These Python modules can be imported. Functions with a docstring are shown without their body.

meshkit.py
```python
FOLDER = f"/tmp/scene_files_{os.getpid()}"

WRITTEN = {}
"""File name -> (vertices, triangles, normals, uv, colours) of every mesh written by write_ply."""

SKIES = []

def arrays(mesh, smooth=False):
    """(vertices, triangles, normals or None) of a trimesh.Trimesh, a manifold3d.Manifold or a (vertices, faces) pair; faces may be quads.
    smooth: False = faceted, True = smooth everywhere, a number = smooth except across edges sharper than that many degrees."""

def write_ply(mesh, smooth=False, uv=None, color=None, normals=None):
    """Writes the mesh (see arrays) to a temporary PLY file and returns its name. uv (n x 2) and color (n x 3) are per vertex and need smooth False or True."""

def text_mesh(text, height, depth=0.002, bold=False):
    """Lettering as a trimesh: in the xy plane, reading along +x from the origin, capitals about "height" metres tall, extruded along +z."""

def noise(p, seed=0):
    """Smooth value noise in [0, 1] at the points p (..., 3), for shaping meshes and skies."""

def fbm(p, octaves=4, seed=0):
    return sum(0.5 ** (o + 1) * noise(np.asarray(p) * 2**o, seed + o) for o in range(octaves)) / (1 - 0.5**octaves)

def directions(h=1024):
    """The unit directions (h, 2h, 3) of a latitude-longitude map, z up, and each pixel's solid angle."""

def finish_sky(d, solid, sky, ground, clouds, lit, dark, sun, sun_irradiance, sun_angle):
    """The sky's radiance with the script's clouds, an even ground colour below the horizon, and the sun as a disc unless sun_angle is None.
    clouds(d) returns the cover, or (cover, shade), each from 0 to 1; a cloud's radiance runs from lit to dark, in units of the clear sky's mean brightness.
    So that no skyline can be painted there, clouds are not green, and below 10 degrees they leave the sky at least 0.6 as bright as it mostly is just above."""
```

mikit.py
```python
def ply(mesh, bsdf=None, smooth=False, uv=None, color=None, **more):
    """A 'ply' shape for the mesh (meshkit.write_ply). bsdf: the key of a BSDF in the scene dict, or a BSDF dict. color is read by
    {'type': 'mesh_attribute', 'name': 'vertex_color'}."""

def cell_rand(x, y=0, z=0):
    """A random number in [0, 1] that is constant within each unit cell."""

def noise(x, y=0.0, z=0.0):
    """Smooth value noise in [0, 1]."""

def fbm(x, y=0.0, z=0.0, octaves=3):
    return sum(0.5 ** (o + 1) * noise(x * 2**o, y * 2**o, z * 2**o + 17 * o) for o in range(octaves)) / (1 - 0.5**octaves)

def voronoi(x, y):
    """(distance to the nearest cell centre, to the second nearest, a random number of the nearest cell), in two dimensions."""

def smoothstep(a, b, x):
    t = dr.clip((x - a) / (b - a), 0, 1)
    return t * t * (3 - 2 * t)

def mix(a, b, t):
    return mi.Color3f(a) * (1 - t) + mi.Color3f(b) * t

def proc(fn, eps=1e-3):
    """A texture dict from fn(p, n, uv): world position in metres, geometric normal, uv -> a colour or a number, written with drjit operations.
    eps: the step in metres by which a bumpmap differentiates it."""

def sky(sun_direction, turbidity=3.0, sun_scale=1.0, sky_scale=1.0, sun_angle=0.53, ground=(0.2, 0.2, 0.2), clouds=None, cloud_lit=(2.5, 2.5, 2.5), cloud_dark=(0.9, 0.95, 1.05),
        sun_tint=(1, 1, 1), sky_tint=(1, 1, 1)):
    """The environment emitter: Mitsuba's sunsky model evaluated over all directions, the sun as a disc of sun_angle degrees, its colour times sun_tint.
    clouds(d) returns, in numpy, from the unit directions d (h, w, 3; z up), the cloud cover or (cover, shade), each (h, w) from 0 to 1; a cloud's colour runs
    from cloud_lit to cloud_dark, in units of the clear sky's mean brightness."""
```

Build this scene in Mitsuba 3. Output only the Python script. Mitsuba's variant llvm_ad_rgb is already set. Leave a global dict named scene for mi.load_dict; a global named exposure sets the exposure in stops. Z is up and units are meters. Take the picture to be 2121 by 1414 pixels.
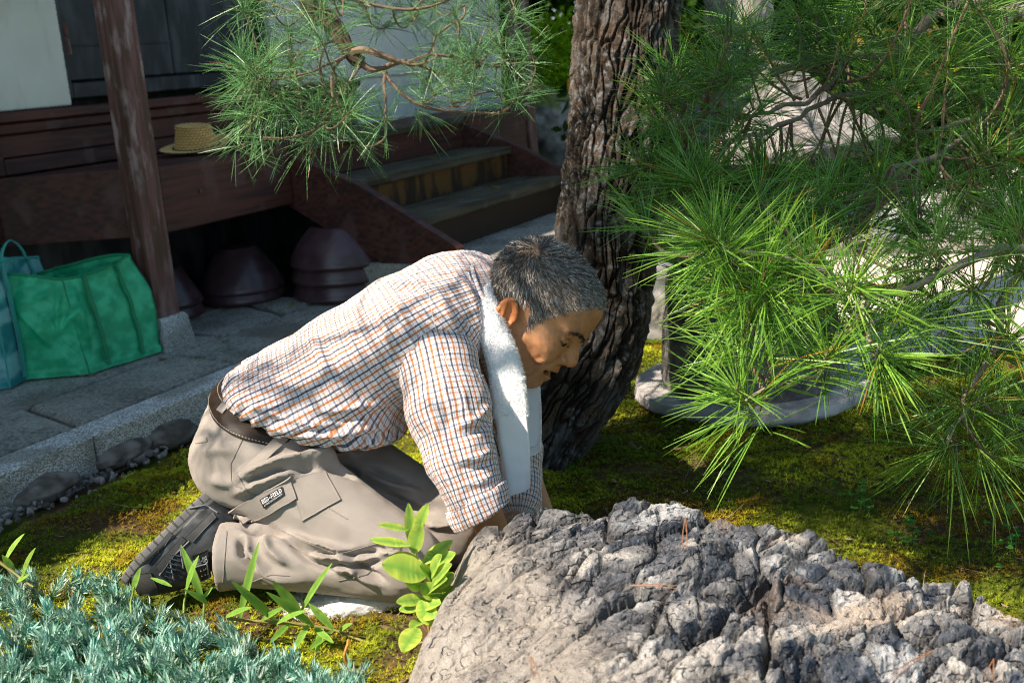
import math, random, numpy as np, trimesh, manifold3d, mitsuba as mi, drjit as dr, mikit, meshkit
from scipy.spatial import cKDTree
from shapely.geometry import Polygon, Point
from shapely import contains_xy

# ------------------------------------------------------------------ camera, sky, exposure
F, CX, CY, H = 2370.0, 1060.5, 707.0, 0.88          # the photograph is 2121 x 1414
_g = np.array([0.0739, 0.9674, 0.2425]); _g /= np.linalg.norm(_g)     # straight down, in camera axes (right, down, forward)
_Z = -_g
_Y = np.array([0, 0, 1.0]) - _Z[2] * _Z; _Y /= np.linalg.norm(_Y)
RM = np.stack([np.cross(_Y, _Z), _Y, _Z])           # camera axes -> world
EYE = np.array([0, 0, H])
FWD, UP = RM @ [0, 0, 1.0], RM @ [0, -1.0, 0]
SUN = np.array([-0.56, -0.32, 0.77])
exposure = 2.6
scene, labels = {'type': 'scene'}, {}
T = mi.ScalarTransform4f
scene['camera'] = {'type': 'thinlens', 'fov': math.degrees(2 * math.atan(CX / F)), 'fov_axis': 'x', 'aperture_radius': 0.0035, 'focus_distance': 1.92,
                   'near_clip': 0.05, 'far_clip': 500.0, 'to_world': T().look_at(origin=EYE.tolist(), target=(EYE + FWD).tolist(), up=UP.tolist())}
scene['sky'] = mikit.sky(SUN.tolist(), turbidity=3, ground=(0.10, 0.11, 0.07), sun_tint=(0.96, 1.0, 1.10), sky_tint=(1.10, 1.02, 0.84))

# ------------------------------------------------------------------ placing
def P(u, v, d):                                      # the point d metres in front of the camera that the photograph shows at (u, v)
    return EYE + RM @ (np.array([(u - CX) / F, (v - CY) / F, 1.0]) * d)
def G(u, v, z=0.0):                                  # ... at the height z
    r = RM @ np.array([(u - CX) / F, (v - CY) / F, 1.0])
    return EYE + r * (z - H) / r[2]
def proj(p):
    c = (np.asarray(p) - EYE) @ RM
    return np.stack([CX + F * c[..., 0] / c[..., 2], CY + F * c[..., 1] / c[..., 2], c[..., 2]], -1)
E1 = np.array([0.48066, 0.87691, 0]); E2 = np.array([-0.87691, 0.48066, 0])     # along the veranda, towards its wall
BM = np.stack([E1, E2, [0, 0, 1.0]], 1)
def W(p): return np.asarray(p, float) @ BM.T         # veranda coordinates (a, b, z) -> world

# ------------------------------------------------------------------ entries
def numbered(key):
    if not any(k == key or k.startswith(key + '__') for k in scene): return key
    i = 1
    while any(k == f'{key}_{i:03d}' or k.startswith(f'{key}_{i:03d}__') for k in scene): i += 1
    return f'{key}_{i:03d}'
BLUE = {}                                             # material -> its blue as a function of red and green
_earth = lambda r, g: g * g / (r + 1e-4)
def material(name, make, blue=_earth):
    scene[name] = make({'type': 'mesh_attribute', 'name': 'vertex_color'})
    scene[name + '_uv'] = make(mikit.proc(lambda p, n, uv: mi.Color3f(uv.x, uv.y, blue(uv.x, uv.y)))); BLUE[name] = blue
_count = {}
def pkey(parent, name):
    k = f'{parent}__{name}'
    n = _count.get(k, -1) + 1; _count[k] = n
    return k if n == 0 else f'{k}_{n:03d}'
def thing(name, label, cat, group=None):
    key = numbered(name); scene[key + '__'] = {}      # reserved until the parts come
    labels[key] = {'label': label, 'category': cat}
    if group: labels[key]['group'] = group
    return key
def put(key, mesh, bsdf, color=None, smooth=False, uv=None, label=None, kind=None):
    if color is not None:
        color = np.asarray(color, float)
        if smooth not in (True, False):
            m = trimesh.graph.smooth_shade(mesh, angle=math.radians(smooth), facet_minarea=None) if color.ndim == 1 else mesh
            mesh, smooth = m, True
        n = len(mesh.vertices) if hasattr(mesh, 'vertices') else len(mesh[0])
        if color.ndim == 1: color = np.tile(color, (n, 1))
    if color is not None and uv is None and bsdf in BLUE:      # red and green ride in uv, so that Mitsuba can join the meshes of one material
        if np.abs(BLUE[bsdf](color[:, 0], color[:, 1]) - color[:, 2]).mean() < .02 + .25 * color[:, 2].mean(): bsdf, uv, color = bsdf + '_uv', color[:, :2], None
    scene[key] = mikit.ply(mesh, bsdf, smooth=smooth, uv=uv, color=color)
    if label: labels.setdefault(key, {})['label'] = label
    if kind: labels.setdefault(key, {})['kind'] = kind
    return key
def part(parent, name, mesh, bsdf, color=None, smooth=False, uv=None, label=None, kind=None):
    return put(pkey(parent, name), mesh, bsdf, color, smooth, uv, label, kind)
def single(name, label, cat, mesh, bsdf, color=None, smooth=False, group=None, uv=None, kind=None):
    key = numbered(name)
    put(key, mesh, bsdf, color, smooth, uv)
    labels[key] = {'label': label, 'category': cat}
    if group: labels[key]['group'] = group
    if kind: labels[key]['kind'] = kind
    return key
def structure(name, mesh, bsdf, color=None, smooth=False, label=None, kind='structure'):
    put(name, mesh, bsdf, color, smooth)
    labels[name] = {'kind': kind}
    if label: labels[name]['label'] = label
    return name

# ------------------------------------------------------------------ meshes
TM = lambda v, f: trimesh.Trimesh(np.asarray(v, float), np.asarray(f, int), process=False)
def cat(ms):
    vs, fs, n = [], [], 0
    for m in ms:
        v, f = np.asarray(m.vertices), np.asarray(m.faces); vs.append(v); fs.append(f + n); n += len(v)
    return TM(np.vstack(vs), np.vstack(fs))
def hull(pts): return trimesh.convex.convex_hull(np.asarray(pts, float))
def cbox(lo, hi, c=0.004):                            # a box with chamfered edges
    lo, hi = np.minimum(lo, hi).astype(float), np.maximum(lo, hi).astype(float)
    c = min(c, 0.3 * (hi - lo).min()); out = []
    for s in np.ndindex(2, 2, 2):
        q = np.where(s, hi, lo); d = np.where(s, -c, c)
        for k in range(3):
            r = q + d; r[k] = q[k]; out.append(r)
    return hull(out)
def wbox(lo, hi, c=0.004):
    m = cbox(lo, hi, c); m.vertices = W(m.vertices); return m
def prism(poly, z0, z1, c=0.004):                     # chamfered convex polygon plate; poly n x 2
    p = np.asarray(poly, float); ctr = p.mean(0); d = p - ctr
    ins = ctr + d * (1 - c / np.linalg.norm(d, axis=1, keepdims=True))
    z = lambda q, h: np.c_[q, np.full(len(q), h)]
    return hull(np.vstack([z(ins, z0), z(p, z0 + c), z(p, z1 - c), z(ins, z1)]))
def frames(p):
    t = np.gradient(p, axis=0); t /= np.linalg.norm(t, axis=1, keepdims=True) + 1e-12
    ref = np.array([0, 0, 1.0]) if abs(t[:, 2]).mean() < 0.8 else np.array([1.0, 0, 0])
    a = np.cross(t, ref); a /= np.linalg.norm(a, axis=1, keepdims=True) + 1e-12
    return t, a, np.cross(a, t)
def tube(p, r, sides=8, cap=True, squash=1.0):
    p = np.asarray(p, float); r = np.broadcast_to(np.asarray(r, float), (len(p),))
    t, a, b = frames(p); th = np.arange(sides) * 2 * np.pi / sides
    v = p[:, None] + r[:, None, None] * (np.cos(th)[None, :, None] * a[:, None] + squash * np.sin(th)[None, :, None] * b[:, None])
    n = len(p); i, j = np.meshgrid(np.arange(n - 1), np.arange(sides), indexing='ij'); j2 = (j + 1) % sides
    q = np.stack([i * sides + j, i * sides + j2, (i + 1) * sides + j2, (i + 1) * sides + j], -1).reshape(-1, 4)
    f = np.vstack([q[:, [0, 1, 2]], q[:, [0, 2, 3]]]); v = v.reshape(-1, 3)
    if cap:
        v = np.vstack([v, p[0], p[-1]]); k = np.arange(sides); k2 = (k + 1) % sides; e = (n - 1) * sides
        f = np.vstack([f, np.c_[np.full(sides, n * sides), k2, k], np.c_[np.full(sides, n * sides + 1), e + k, e + k2]])
    return TM(v, f)
def spline(p, n):
    from scipy.interpolate import CubicSpline
    p = np.asarray(p, float); s = np.r_[0, np.cumsum(np.linalg.norm(np.diff(p[:, :3], axis=0), axis=1))]
    return CubicSpline(s, p)(np.linspace(0, s[-1], n))
def lathe(profile, n=48, wob=None):
    pr = np.asarray(profile, float); th = np.arange(n) * 2 * np.pi / n
    v = np.stack([pr[:, None, 0] * np.cos(th), pr[:, None, 0] * np.sin(th), np.repeat(pr[:, 1:2], n, 1)], -1)
    i, j = np.meshgrid(np.arange(len(pr) - 1), np.arange(n), indexing='ij'); j2 = (j + 1) % n
    q = np.stack([i * n + j, i * n + j2, (i + 1) * n + j2, (i + 1) * n + j], -1).reshape(-1, 4)
    return TM(v.reshape(-1, 3), np.vstack([q[:, [0, 1, 2]], q[:, [0, 2, 3]]]))
def gridmesh(X):                                       # (n, m, 3) points -> mesh
    n, m = X.shape[:2]; i, j = np.meshgrid(np.arange(n - 1), np.arange(m - 1), indexing='ij')
    q = np.stack([i * m + j, (i + 1) * m + j, (i + 1) * m + j + 1, i * m + j + 1], -1).reshape(-1, 4)
    return TM(X.reshape(-1, 3), np.vstack([q[:, [0, 1, 2]], q[:, [0, 2, 3]]]))
def solid_sheet(X, t):                                 # a sheet of thickness t
    m = gridmesh(X); m.fix_normals = None
    v, f, n = meshkit.arrays(m, True)
    k = len(v); r, c = X.shape[:2]
    idx = np.arange(r * c).reshape(r, c)
    loop = np.r_[idx[0, :-1], idx[:-1, -1], idx[-1, :0:-1], idx[:0:-1, 0]]; l2 = np.roll(loop, -1)
    side = np.vstack([np.c_[loop, l2, l2 + k], np.c_[loop, l2 + k, loop + k]])
    return TM(np.vstack([v, v - n * t]), np.vstack([f, f[:, ::-1] + k, side[:, ::-1]]))
def move(m, M3=None, t=(0, 0, 0)):
    v = np.asarray(m.vertices); v = v if M3 is None else v @ np.asarray(M3).T
    return TM(v + np.asarray(t), m.faces)
def rotz(a): c, s = math.cos(a), math.sin(a); return np.array([[c, -s, 0], [s, c, 0], [0, 0, 1.0]])
def unit(v): v = np.asarray(v, float); return v / (np.linalg.norm(v, axis=-1, keepdims=True) + 1e-12)
nz = meshkit.noise; fb = meshkit.fbm
def smooth01(a, b, x): t = np.clip((x - a) / (b - a), 0, 1); return t * t * (3 - 2 * t)
def lerp(a, b, t): t = np.asarray(t)[..., None]; return np.asarray(a) * (1 - t) + np.asarray(b) * t
def vnorm(m): return meshkit.arrays(m, True)[2]

# signed distance fields and their surface
def rcone(p, a, b, ra, rb):
    ab = b - a; t = np.clip(((p - a) @ ab) / (ab @ ab + 1e-12), 0, 1)
    return np.linalg.norm(p - a - t[:, None] * ab, axis=1) - (ra + t * (rb - ra))
def ell(p, c, r, R=None):
    q = p - c; q = q if R is None else q @ R            # columns of R: the ellipsoid's axes
    r = np.asarray(r, float); k0 = np.linalg.norm(q / r, axis=1); k1 = np.linalg.norm(q / r**2, axis=1)
    return k0 * (k0 - 1) / (k1 + 1e-9)
def smin(a, b, k):
    h = np.clip(0.5 + 0.5 * (b - a) / k, 0, 1); return b * (1 - h) + a * h - k * h * (1 - h)
def smax(a, b, k): return -smin(-a, -b, k)
def mesh_sdf(fn, lo, hi, h):
    lo, hi = np.asarray(lo, float), np.asarray(hi, float); B = 4
    nb = np.ceil((hi - lo) / (h * B)).astype(int); n = nb * B
    ax = [lo[k] + h * (np.arange(nb[k]) * B + (B - 1) / 2) for k in range(3)]
    pc = np.stack(np.meshgrid(*ax, indexing='ij'), -1).reshape(-1, 3)
    dc = fn(pc).reshape(nb); V = np.repeat(np.repeat(np.repeat(dc, B, 0), B, 1), B, 2).astype(np.float32)
    near = np.argwhere(np.abs(dc) < h * B * 1.9)
    o = np.stack(np.meshgrid(*[np.arange(B)] * 3, indexing='ij'), -1).reshape(-1, 3)
    ij = (near[:, None] * B + o[None]).reshape(-1, 3)
    for s in range(0, len(ij), 400000):
        k = ij[s:s + 400000]; V[k[:, 0], k[:, 1], k[:, 2]] = fn(lo + k * h)
    S = V < 0
    c = [S[i:n[0] - 1 + i, j:n[1] - 1 + j, k:n[2] - 1 + k] for i in (0, 1) for j in (0, 1) for k in (0, 1)]
    act = np.logical_or.reduce(c) & ~np.logical_and.reduce(c)
    cells = np.argwhere(act); index = np.full(act.shape, -1, np.int64); index[act] = np.arange(len(cells))
    acc, cnt = np.zeros((len(cells), 3)), np.zeros(len(cells))
    for axis in range(3):
        e = np.eye(3, dtype=int)[axis]; o1, o2 = [k for k in range(3) if k != axis]
        for s1 in (0, 1):
            for s2 in (0, 1):
                a = cells.copy(); a[:, o1] += s1; a[:, o2] += s2; b = a + e
                va, vb = V[a[:, 0], a[:, 1], a[:, 2]], V[b[:, 0], b[:, 1], b[:, 2]]
                x = (va < 0) != (vb < 0); t = np.where(x, va / np.where(x, va - vb, 1), 0)
                acc += np.where(x[:, None], a + t[:, None] * e, 0); cnt += x
    v = lo + h * acc / cnt[:, None]; faces = []
    for axis in range(3):
        e = np.eye(3, dtype=int)[axis]; o1, o2 = (axis + 1) % 3, (axis + 2) % 3
        a = np.argwhere(S != np.roll(S, -1, axis)); a = a[(a[:, axis] < n[axis] - 1) & (a[:, o1] > 0) & (a[:, o2] > 0) & (a[:, o1] < n[o1] - 1) & (a[:, o2] < n[o2] - 1)]
        q = []
        for s1, s2 in ((1, 1), (0, 1), (0, 0), (1, 0)):
            d = a.copy(); d[:, o1] -= s1; d[:, o2] -= s2; q.append(index[d[:, 0], d[:, 1], d[:, 2]])
        q = np.stack(q, 1); inside = S[a[:, 0], a[:, 1], a[:, 2]]
        q = np.where(inside[:, None], q, q[:, ::-1]); faces.append(q)
    q = np.vstack(faces); q = q[(q >= 0).all(1)]
    return TM(v, np.vstack([q[:, [0, 1, 2]], q[:, [0, 2, 3]]]))
def taubin(m, n=6):
    from scipy.sparse import coo_matrix, diags
    e = np.vstack([m.faces[:, [0, 1]], m.faces[:, [1, 2]], m.faces[:, [2, 0]]]); e = np.vstack([e, e[:, ::-1]]); k = len(m.vertices)
    A = coo_matrix((np.ones(len(e)), (e[:, 0], e[:, 1])), (k, k)).tocsr(); A.data[:] = 1; A = diags(1 / np.maximum(np.asarray(A.sum(1)).ravel(), 1)) @ A; v = np.array(m.vertices)
    for i in range(n): v = v + (.5 if i % 2 == 0 else -.53) * (A @ v - v)
    return TM(v, m.faces)
def polyline_dist(q, line):
    d = np.full(len(q), 1e9); tt = np.zeros(len(q)); L = np.asarray(line, float); m = len(L) - 1
    for i in range(m):
        ab = L[i + 1] - L[i]; t = np.clip(((q - L[i]) @ ab) / (ab @ ab + 1e-9), 0, 1)
        e = np.linalg.norm(q - L[i] - t[:, None] * ab, axis=1); b = e < d
        d[b] = e[b]; tt[b] = (i + t[b]) / m
    return d, tt
def folds(m, lines, facing=True):                      # lines: (amplitude mm, width px, [(u, v), ...]): creases and ridges along drawn lines
    v = np.array(m.vertices); n = vnorm(m); q = proj(v)[:, :2]
    w = np.clip((n @ -unit(P(CX, CY, 1) - EYE)) * 3 + 0.3, 0, 1) if facing else np.ones(len(v)); disp = np.zeros(len(v))
    for amp, wid, line in lines:
        d, t = polyline_dist(q, line); disp += amp * 1e-3 * np.exp(-(d / wid)**2) * np.minimum(1, 4 * np.minimum(t, 1 - t) + 0.12)
    return TM(v + n * (disp * w)[:, None], m.faces)
def leaf_blades(base, direc, side, length, width, bend, segs=4, shape='lance', fold=0.15):
    """Many leaves at once: base, direc, side (n x 3), length, width, bend (n); each leaf 2 strips of segs quads, bending down along its normal."""
    n = len(base); t = np.linspace(0, 1, segs + 1)
    prof = {'lance': np.sin(np.pi * np.clip(t * 0.93 + 0.05, 0, 1))**0.8, 'oval': np.sin(np.pi * np.clip(t * 0.97 + 0.02, 0, 1))**0.6, 'strap': np.minimum(1, np.minimum(t * 5 + 0.45, (1 - t) * 3 + 0.02))}[shape]
    nn = np.cross(side, direc)
    c = base[:, None] + direc[:, None] * (length[:, None] * t)[..., None] - nn[:, None] * (bend[:, None] * length[:, None] * t**2)[..., None]
    wv = side[:, None] * (width[:, None] * prof * 0.5)[..., None]; up = nn[:, None] * (width[:, None] * prof * fold)[..., None]
    v = np.stack([c - wv + up, c, c + wv + up], 2).reshape(n, -1, 3)
    k = np.arange(segs) * 3; q = np.vstack([np.stack([k + s, k + s + 1, k + s + 4, k + s + 3], 1) for s in (0, 1)])
    f = np.vstack([q[:, [0, 1, 2]], q[:, [0, 2, 3]]])
    return v.reshape(-1, 3), (f[None] + (np.arange(n) * (segs + 1) * 3)[:, None, None]).reshape(-1, 3), (segs + 1) * 3
def rand_dirs(rng, n): return unit(rng.normal(size=(n, 3)))

# ------------------------------------------------------------------ materials
VC = {'type': 'mesh_attribute', 'name': 'vertex_color'}
def princ(color, rough=0.8, spec=0.3, **k): return {'type': 'twosided', 'b': {'type': 'principled', 'base_color': color, 'roughness': rough, 'specular': spec, **k}}
def thin(color, rough, trans): return {'type': 'principledthin', 'base_color': color, 'roughness': rough, 'diff_trans': trans, 'eta': 1.4, 'spec_trans': 0.0}
material('matte', lambda c: princ(c, 0.9, 0.15)); material('satin', lambda c: princ(c, 0.5, 0.4)); material('skin', lambda c: princ(c, 0.52, 0.35)); material('glaze', lambda c: princ(c, .30, .5, clearcoat=.8, clearcoat_gloss=.8), lambda r, g: .62 * r)
material('leaf', lambda c: thin(c, .35, .7), lambda r, g: .17 * g); material('blue_leaf', lambda c: princ(c, .4, .45), lambda r, g: .974 * g - .08)
material('needle_wax', lambda c: princ(c, .42, .5), lambda r, g: .10 * g); material('needle_cool', lambda c: princ(c, .38, .55), lambda r, g: .34 * g); material('twill', lambda c: princ(c, .8, .25, sheen=.3)); material('hair_shine', lambda c: princ(c, .32, .6)); material('terry', lambda c: princ(c, .95, .1, sheen=.6))
N3 = lambda p, s, o=0.0: mikit.noise(p.x * s + o, p.y * s, p.z * s)
F3 = lambda p, s, n=3: mikit.fbm(p.x * s, p.y * s, p.z * s, n)
def _wood(dark, red, pale):
    def fn(p, n, uv):
        a, b = p.x * E1[0] + p.y * E1[1], p.x * E2[0] + p.y * E2[1]
        grain = mikit.fbm(a * 5 + b * 9, b * 60 + a * 2, p.z * 90, 3)
        worn = mikit.smoothstep(0.58, 0.72, mikit.fbm(a * 14 + 3, b * 14, p.z * 9, 4)) * 0.55
        blot = mikit.fbm(a * 4, b * 4, p.z * 4 + 9, 3)
        c = mikit.mix(dark, red, mikit.smoothstep(0.35, 0.7, grain * 0.6 + blot * 0.45))
        return mikit.mix(c, pale, worn)
    return fn
scene['wood'] = princ(mikit.proc(_wood((0.042, 0.018, 0.017), (0.105, 0.036, 0.025), (0.13, 0.07, 0.065))), 0.55, 0.35)
def _post(p, n, uv):
    a, b = p.x * E1[0] + p.y * E1[1], p.x * E2[0] + p.y * E2[1]
    grain = mikit.fbm(a * 90, b * 90, p.z * 5, 3)
    worn = mikit.smoothstep(0.5, 0.7, mikit.fbm(a * 40, b * 40, p.z * 12, 4) * 0.75 + grain * 0.25)
    up = mikit.smoothstep(0.25, 0.85, p.z)
    c = mikit.mix((0.09, 0.045, 0.03), (0.17, 0.08, 0.075), mikit.smoothstep(0.35, 0.65, grain))
    return mikit.mix(c, (0.36, 0.27, 0.27), worn * (0.3 + 0.6 * up))
scene['post_wood'] = princ(mikit.proc(_post), 0.55, 0.35)
def _stone(p, n, uv):
    s = mikit.fbm(p.x * 160, p.y * 160, p.z * 160, 2); b = F3(p, 7, 3)
    c = mikit.mix((0.13, 0.13, 0.115), (0.38, 0.37, 0.33), mikit.smoothstep(0.3, 0.75, s * 0.55 + b * 0.5))
    return mikit.mix(c, (0.13, 0.115, 0.085), mikit.smoothstep(0.5, 0.7, F3(p, 3.1, 3)) * 0.6)
scene['paving'] = {'type': 'bumpmap', 'arbitrary': mikit.proc(lambda p, n, uv: 0.0035 * mikit.fbm(p.x * 90, p.y * 90, p.z * 90, 3), 1e-3), 'scale': 1.0, 'b': princ(mikit.proc(_stone), 0.75, 0.3)}
def _granite(p, n, uv):
    s = mikit.fbm(p.x * 300, p.y * 300, p.z * 300, 2)
    c = mikit.mix((0.22, 0.235, 0.235), (0.72, 0.73, 0.72), mikit.smoothstep(0.3, 0.7, s))
    return mikit.mix(c, (0.16, 0.16, 0.12), mikit.smoothstep(0.5, 0.72, F3(p, 9, 3)) * 0.55)
scene['granite'] = {'type': 'bumpmap', 'arbitrary': mikit.proc(lambda p, n, uv: 0.003 * mikit.fbm(p.x * 140, p.y * 140, p.z * 140, 2), 1e-3), 'scale': 1.0, 'b': princ(mikit.proc(_granite), 0.8, 0.25)}
scene['plaster'] = princ(mikit.proc(lambda p, n, uv: mikit.mix(mikit.mix((0.60, 0.64, 0.57), (0.80, 0.82, 0.76), F3(p, 6, 4)), (0.46, 0.45, 0.36), mikit.smoothstep(.52, .78, mikit.fbm(p.x * 16, p.y * 16, p.z * 3, 4)) * .55)), 0.95, 0.1)
scene['door_iron'] = princ(mikit.proc(lambda p, n, uv: mikit.mix((0.016, 0.020, 0.026), (0.06, 0.068, 0.08), mikit.smoothstep(0.4, 0.75, mikit.fbm(p.x * 20, p.y * 20, p.z * 5, 4)))), 0.5, 0.4)

# ================================================================== the setting: ground, paving, kerb
def rock_poly():
    pts = [(820, 1500, .10), (820, 1414, .12), (868, 1310, .13), (905, 1230, .14), (930, 1175, .15), (945, 1105, .17), (975, 1068, .185), (1010, 1046, .195), (1060, 1028, .20), (1110, 1020, .20), (1150, 1026, .20), (1200, 1036, .20), (1230, 1030, .205),
           (1290, 1022, .215), (1350, 1017, .22), (1420, 1022, .22), (1490, 1034, .22), (1530, 1044, .215), (1560, 1040, .215), (1600, 1048, .21), (1640, 1058, .205), (1672, 1054, .205), (1700, 1072, .20), (1735, 1104, .185), (1770, 1140, .165), (1790, 1168, .15), (1830, 1178, .14), (1880, 1172, .14),
           (1930, 1188, .135), (1990, 1190, .13), (2050, 1205, .125), (2095, 1230, .12), (2125, 1275, .11), (2220, 1330, .09), (2300, 1450, .06), (2300, 1700, .05)]
    q = [G(*p) for p in pts]
    return np.array([list(p[:2]) for p in q] + [[0.55, 0.78], [0.2, 0.72], [-0.12, 0.9]]), [p[2] for p in pts] + [.1, .14, .12]
ROCK_POLY, ROCK_Z = rock_poly()
ROCK = Polygon(ROCK_POLY).buffer(0)
def ground_z(x, y):
    p = np.stack([x, y, np.zeros_like(x)], -1)
    return 0.045 * (fb(p * 2.3, 3, 5) - 0.5) + 0.034 * (fb(p * 9, 3, 8) - 0.5) + 0.012 * (fb(p * 26, 2, 9) - .5)
def soil_mesh():
    xs, ys = np.linspace(-2.6, 3.4, 300), np.linspace(0.2, 5.2, 250)
    X, Y = np.meshgrid(xs, ys, indexing='ij'); Zg = ground_z(X, Y)
    edge = np.minimum.reduce([X - xs[0], xs[-1] - X, Y - ys[0], ys[-1] - Y]); Zg = Zg * smooth01(0, 0.4, edge) - 0.02 * (1 - smooth01(0, 0.4, edge))
    b = X * E2[0] + Y * E2[1]; Zg = np.where(b > 2.02, Zg * 0.3 - 0.02, Zg)
    m = gridmesh(np.stack([X, Y, Zg], -1))
    o = 90.0
    ring = TM([[xs[0], ys[0], -.02], [xs[-1], ys[0], -.02], [xs[-1], ys[-1], -.02], [xs[0], ys[-1], -.02], [-o, -o, -.02], [o, -o, -.02], [o, o, -.02], [-o, o, -.02]],
              [[4, 5, 1], [4, 1, 0], [5, 6, 2], [5, 2, 1], [6, 7, 3], [6, 3, 2], [7, 4, 0], [7, 0, 3]])
    return cat([m, ring])
_m = soil_mesh(); _v = np.array(_m.vertices)
_c = lerp((.055, .035, .018), (.13, .085, .045), fb(_v * 30, 3, 1)); _c = lerp(_c, (.09, .11, .012), smooth01(.38, .58, fb(_v * 7, 3, 2)))
structure('ground', _m, 'matte', _c, True)

rng = np.random.default_rng(11)
material('moss_green', lambda c: princ(c, .8, .2), lambda r, g: .05 * g)
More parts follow.
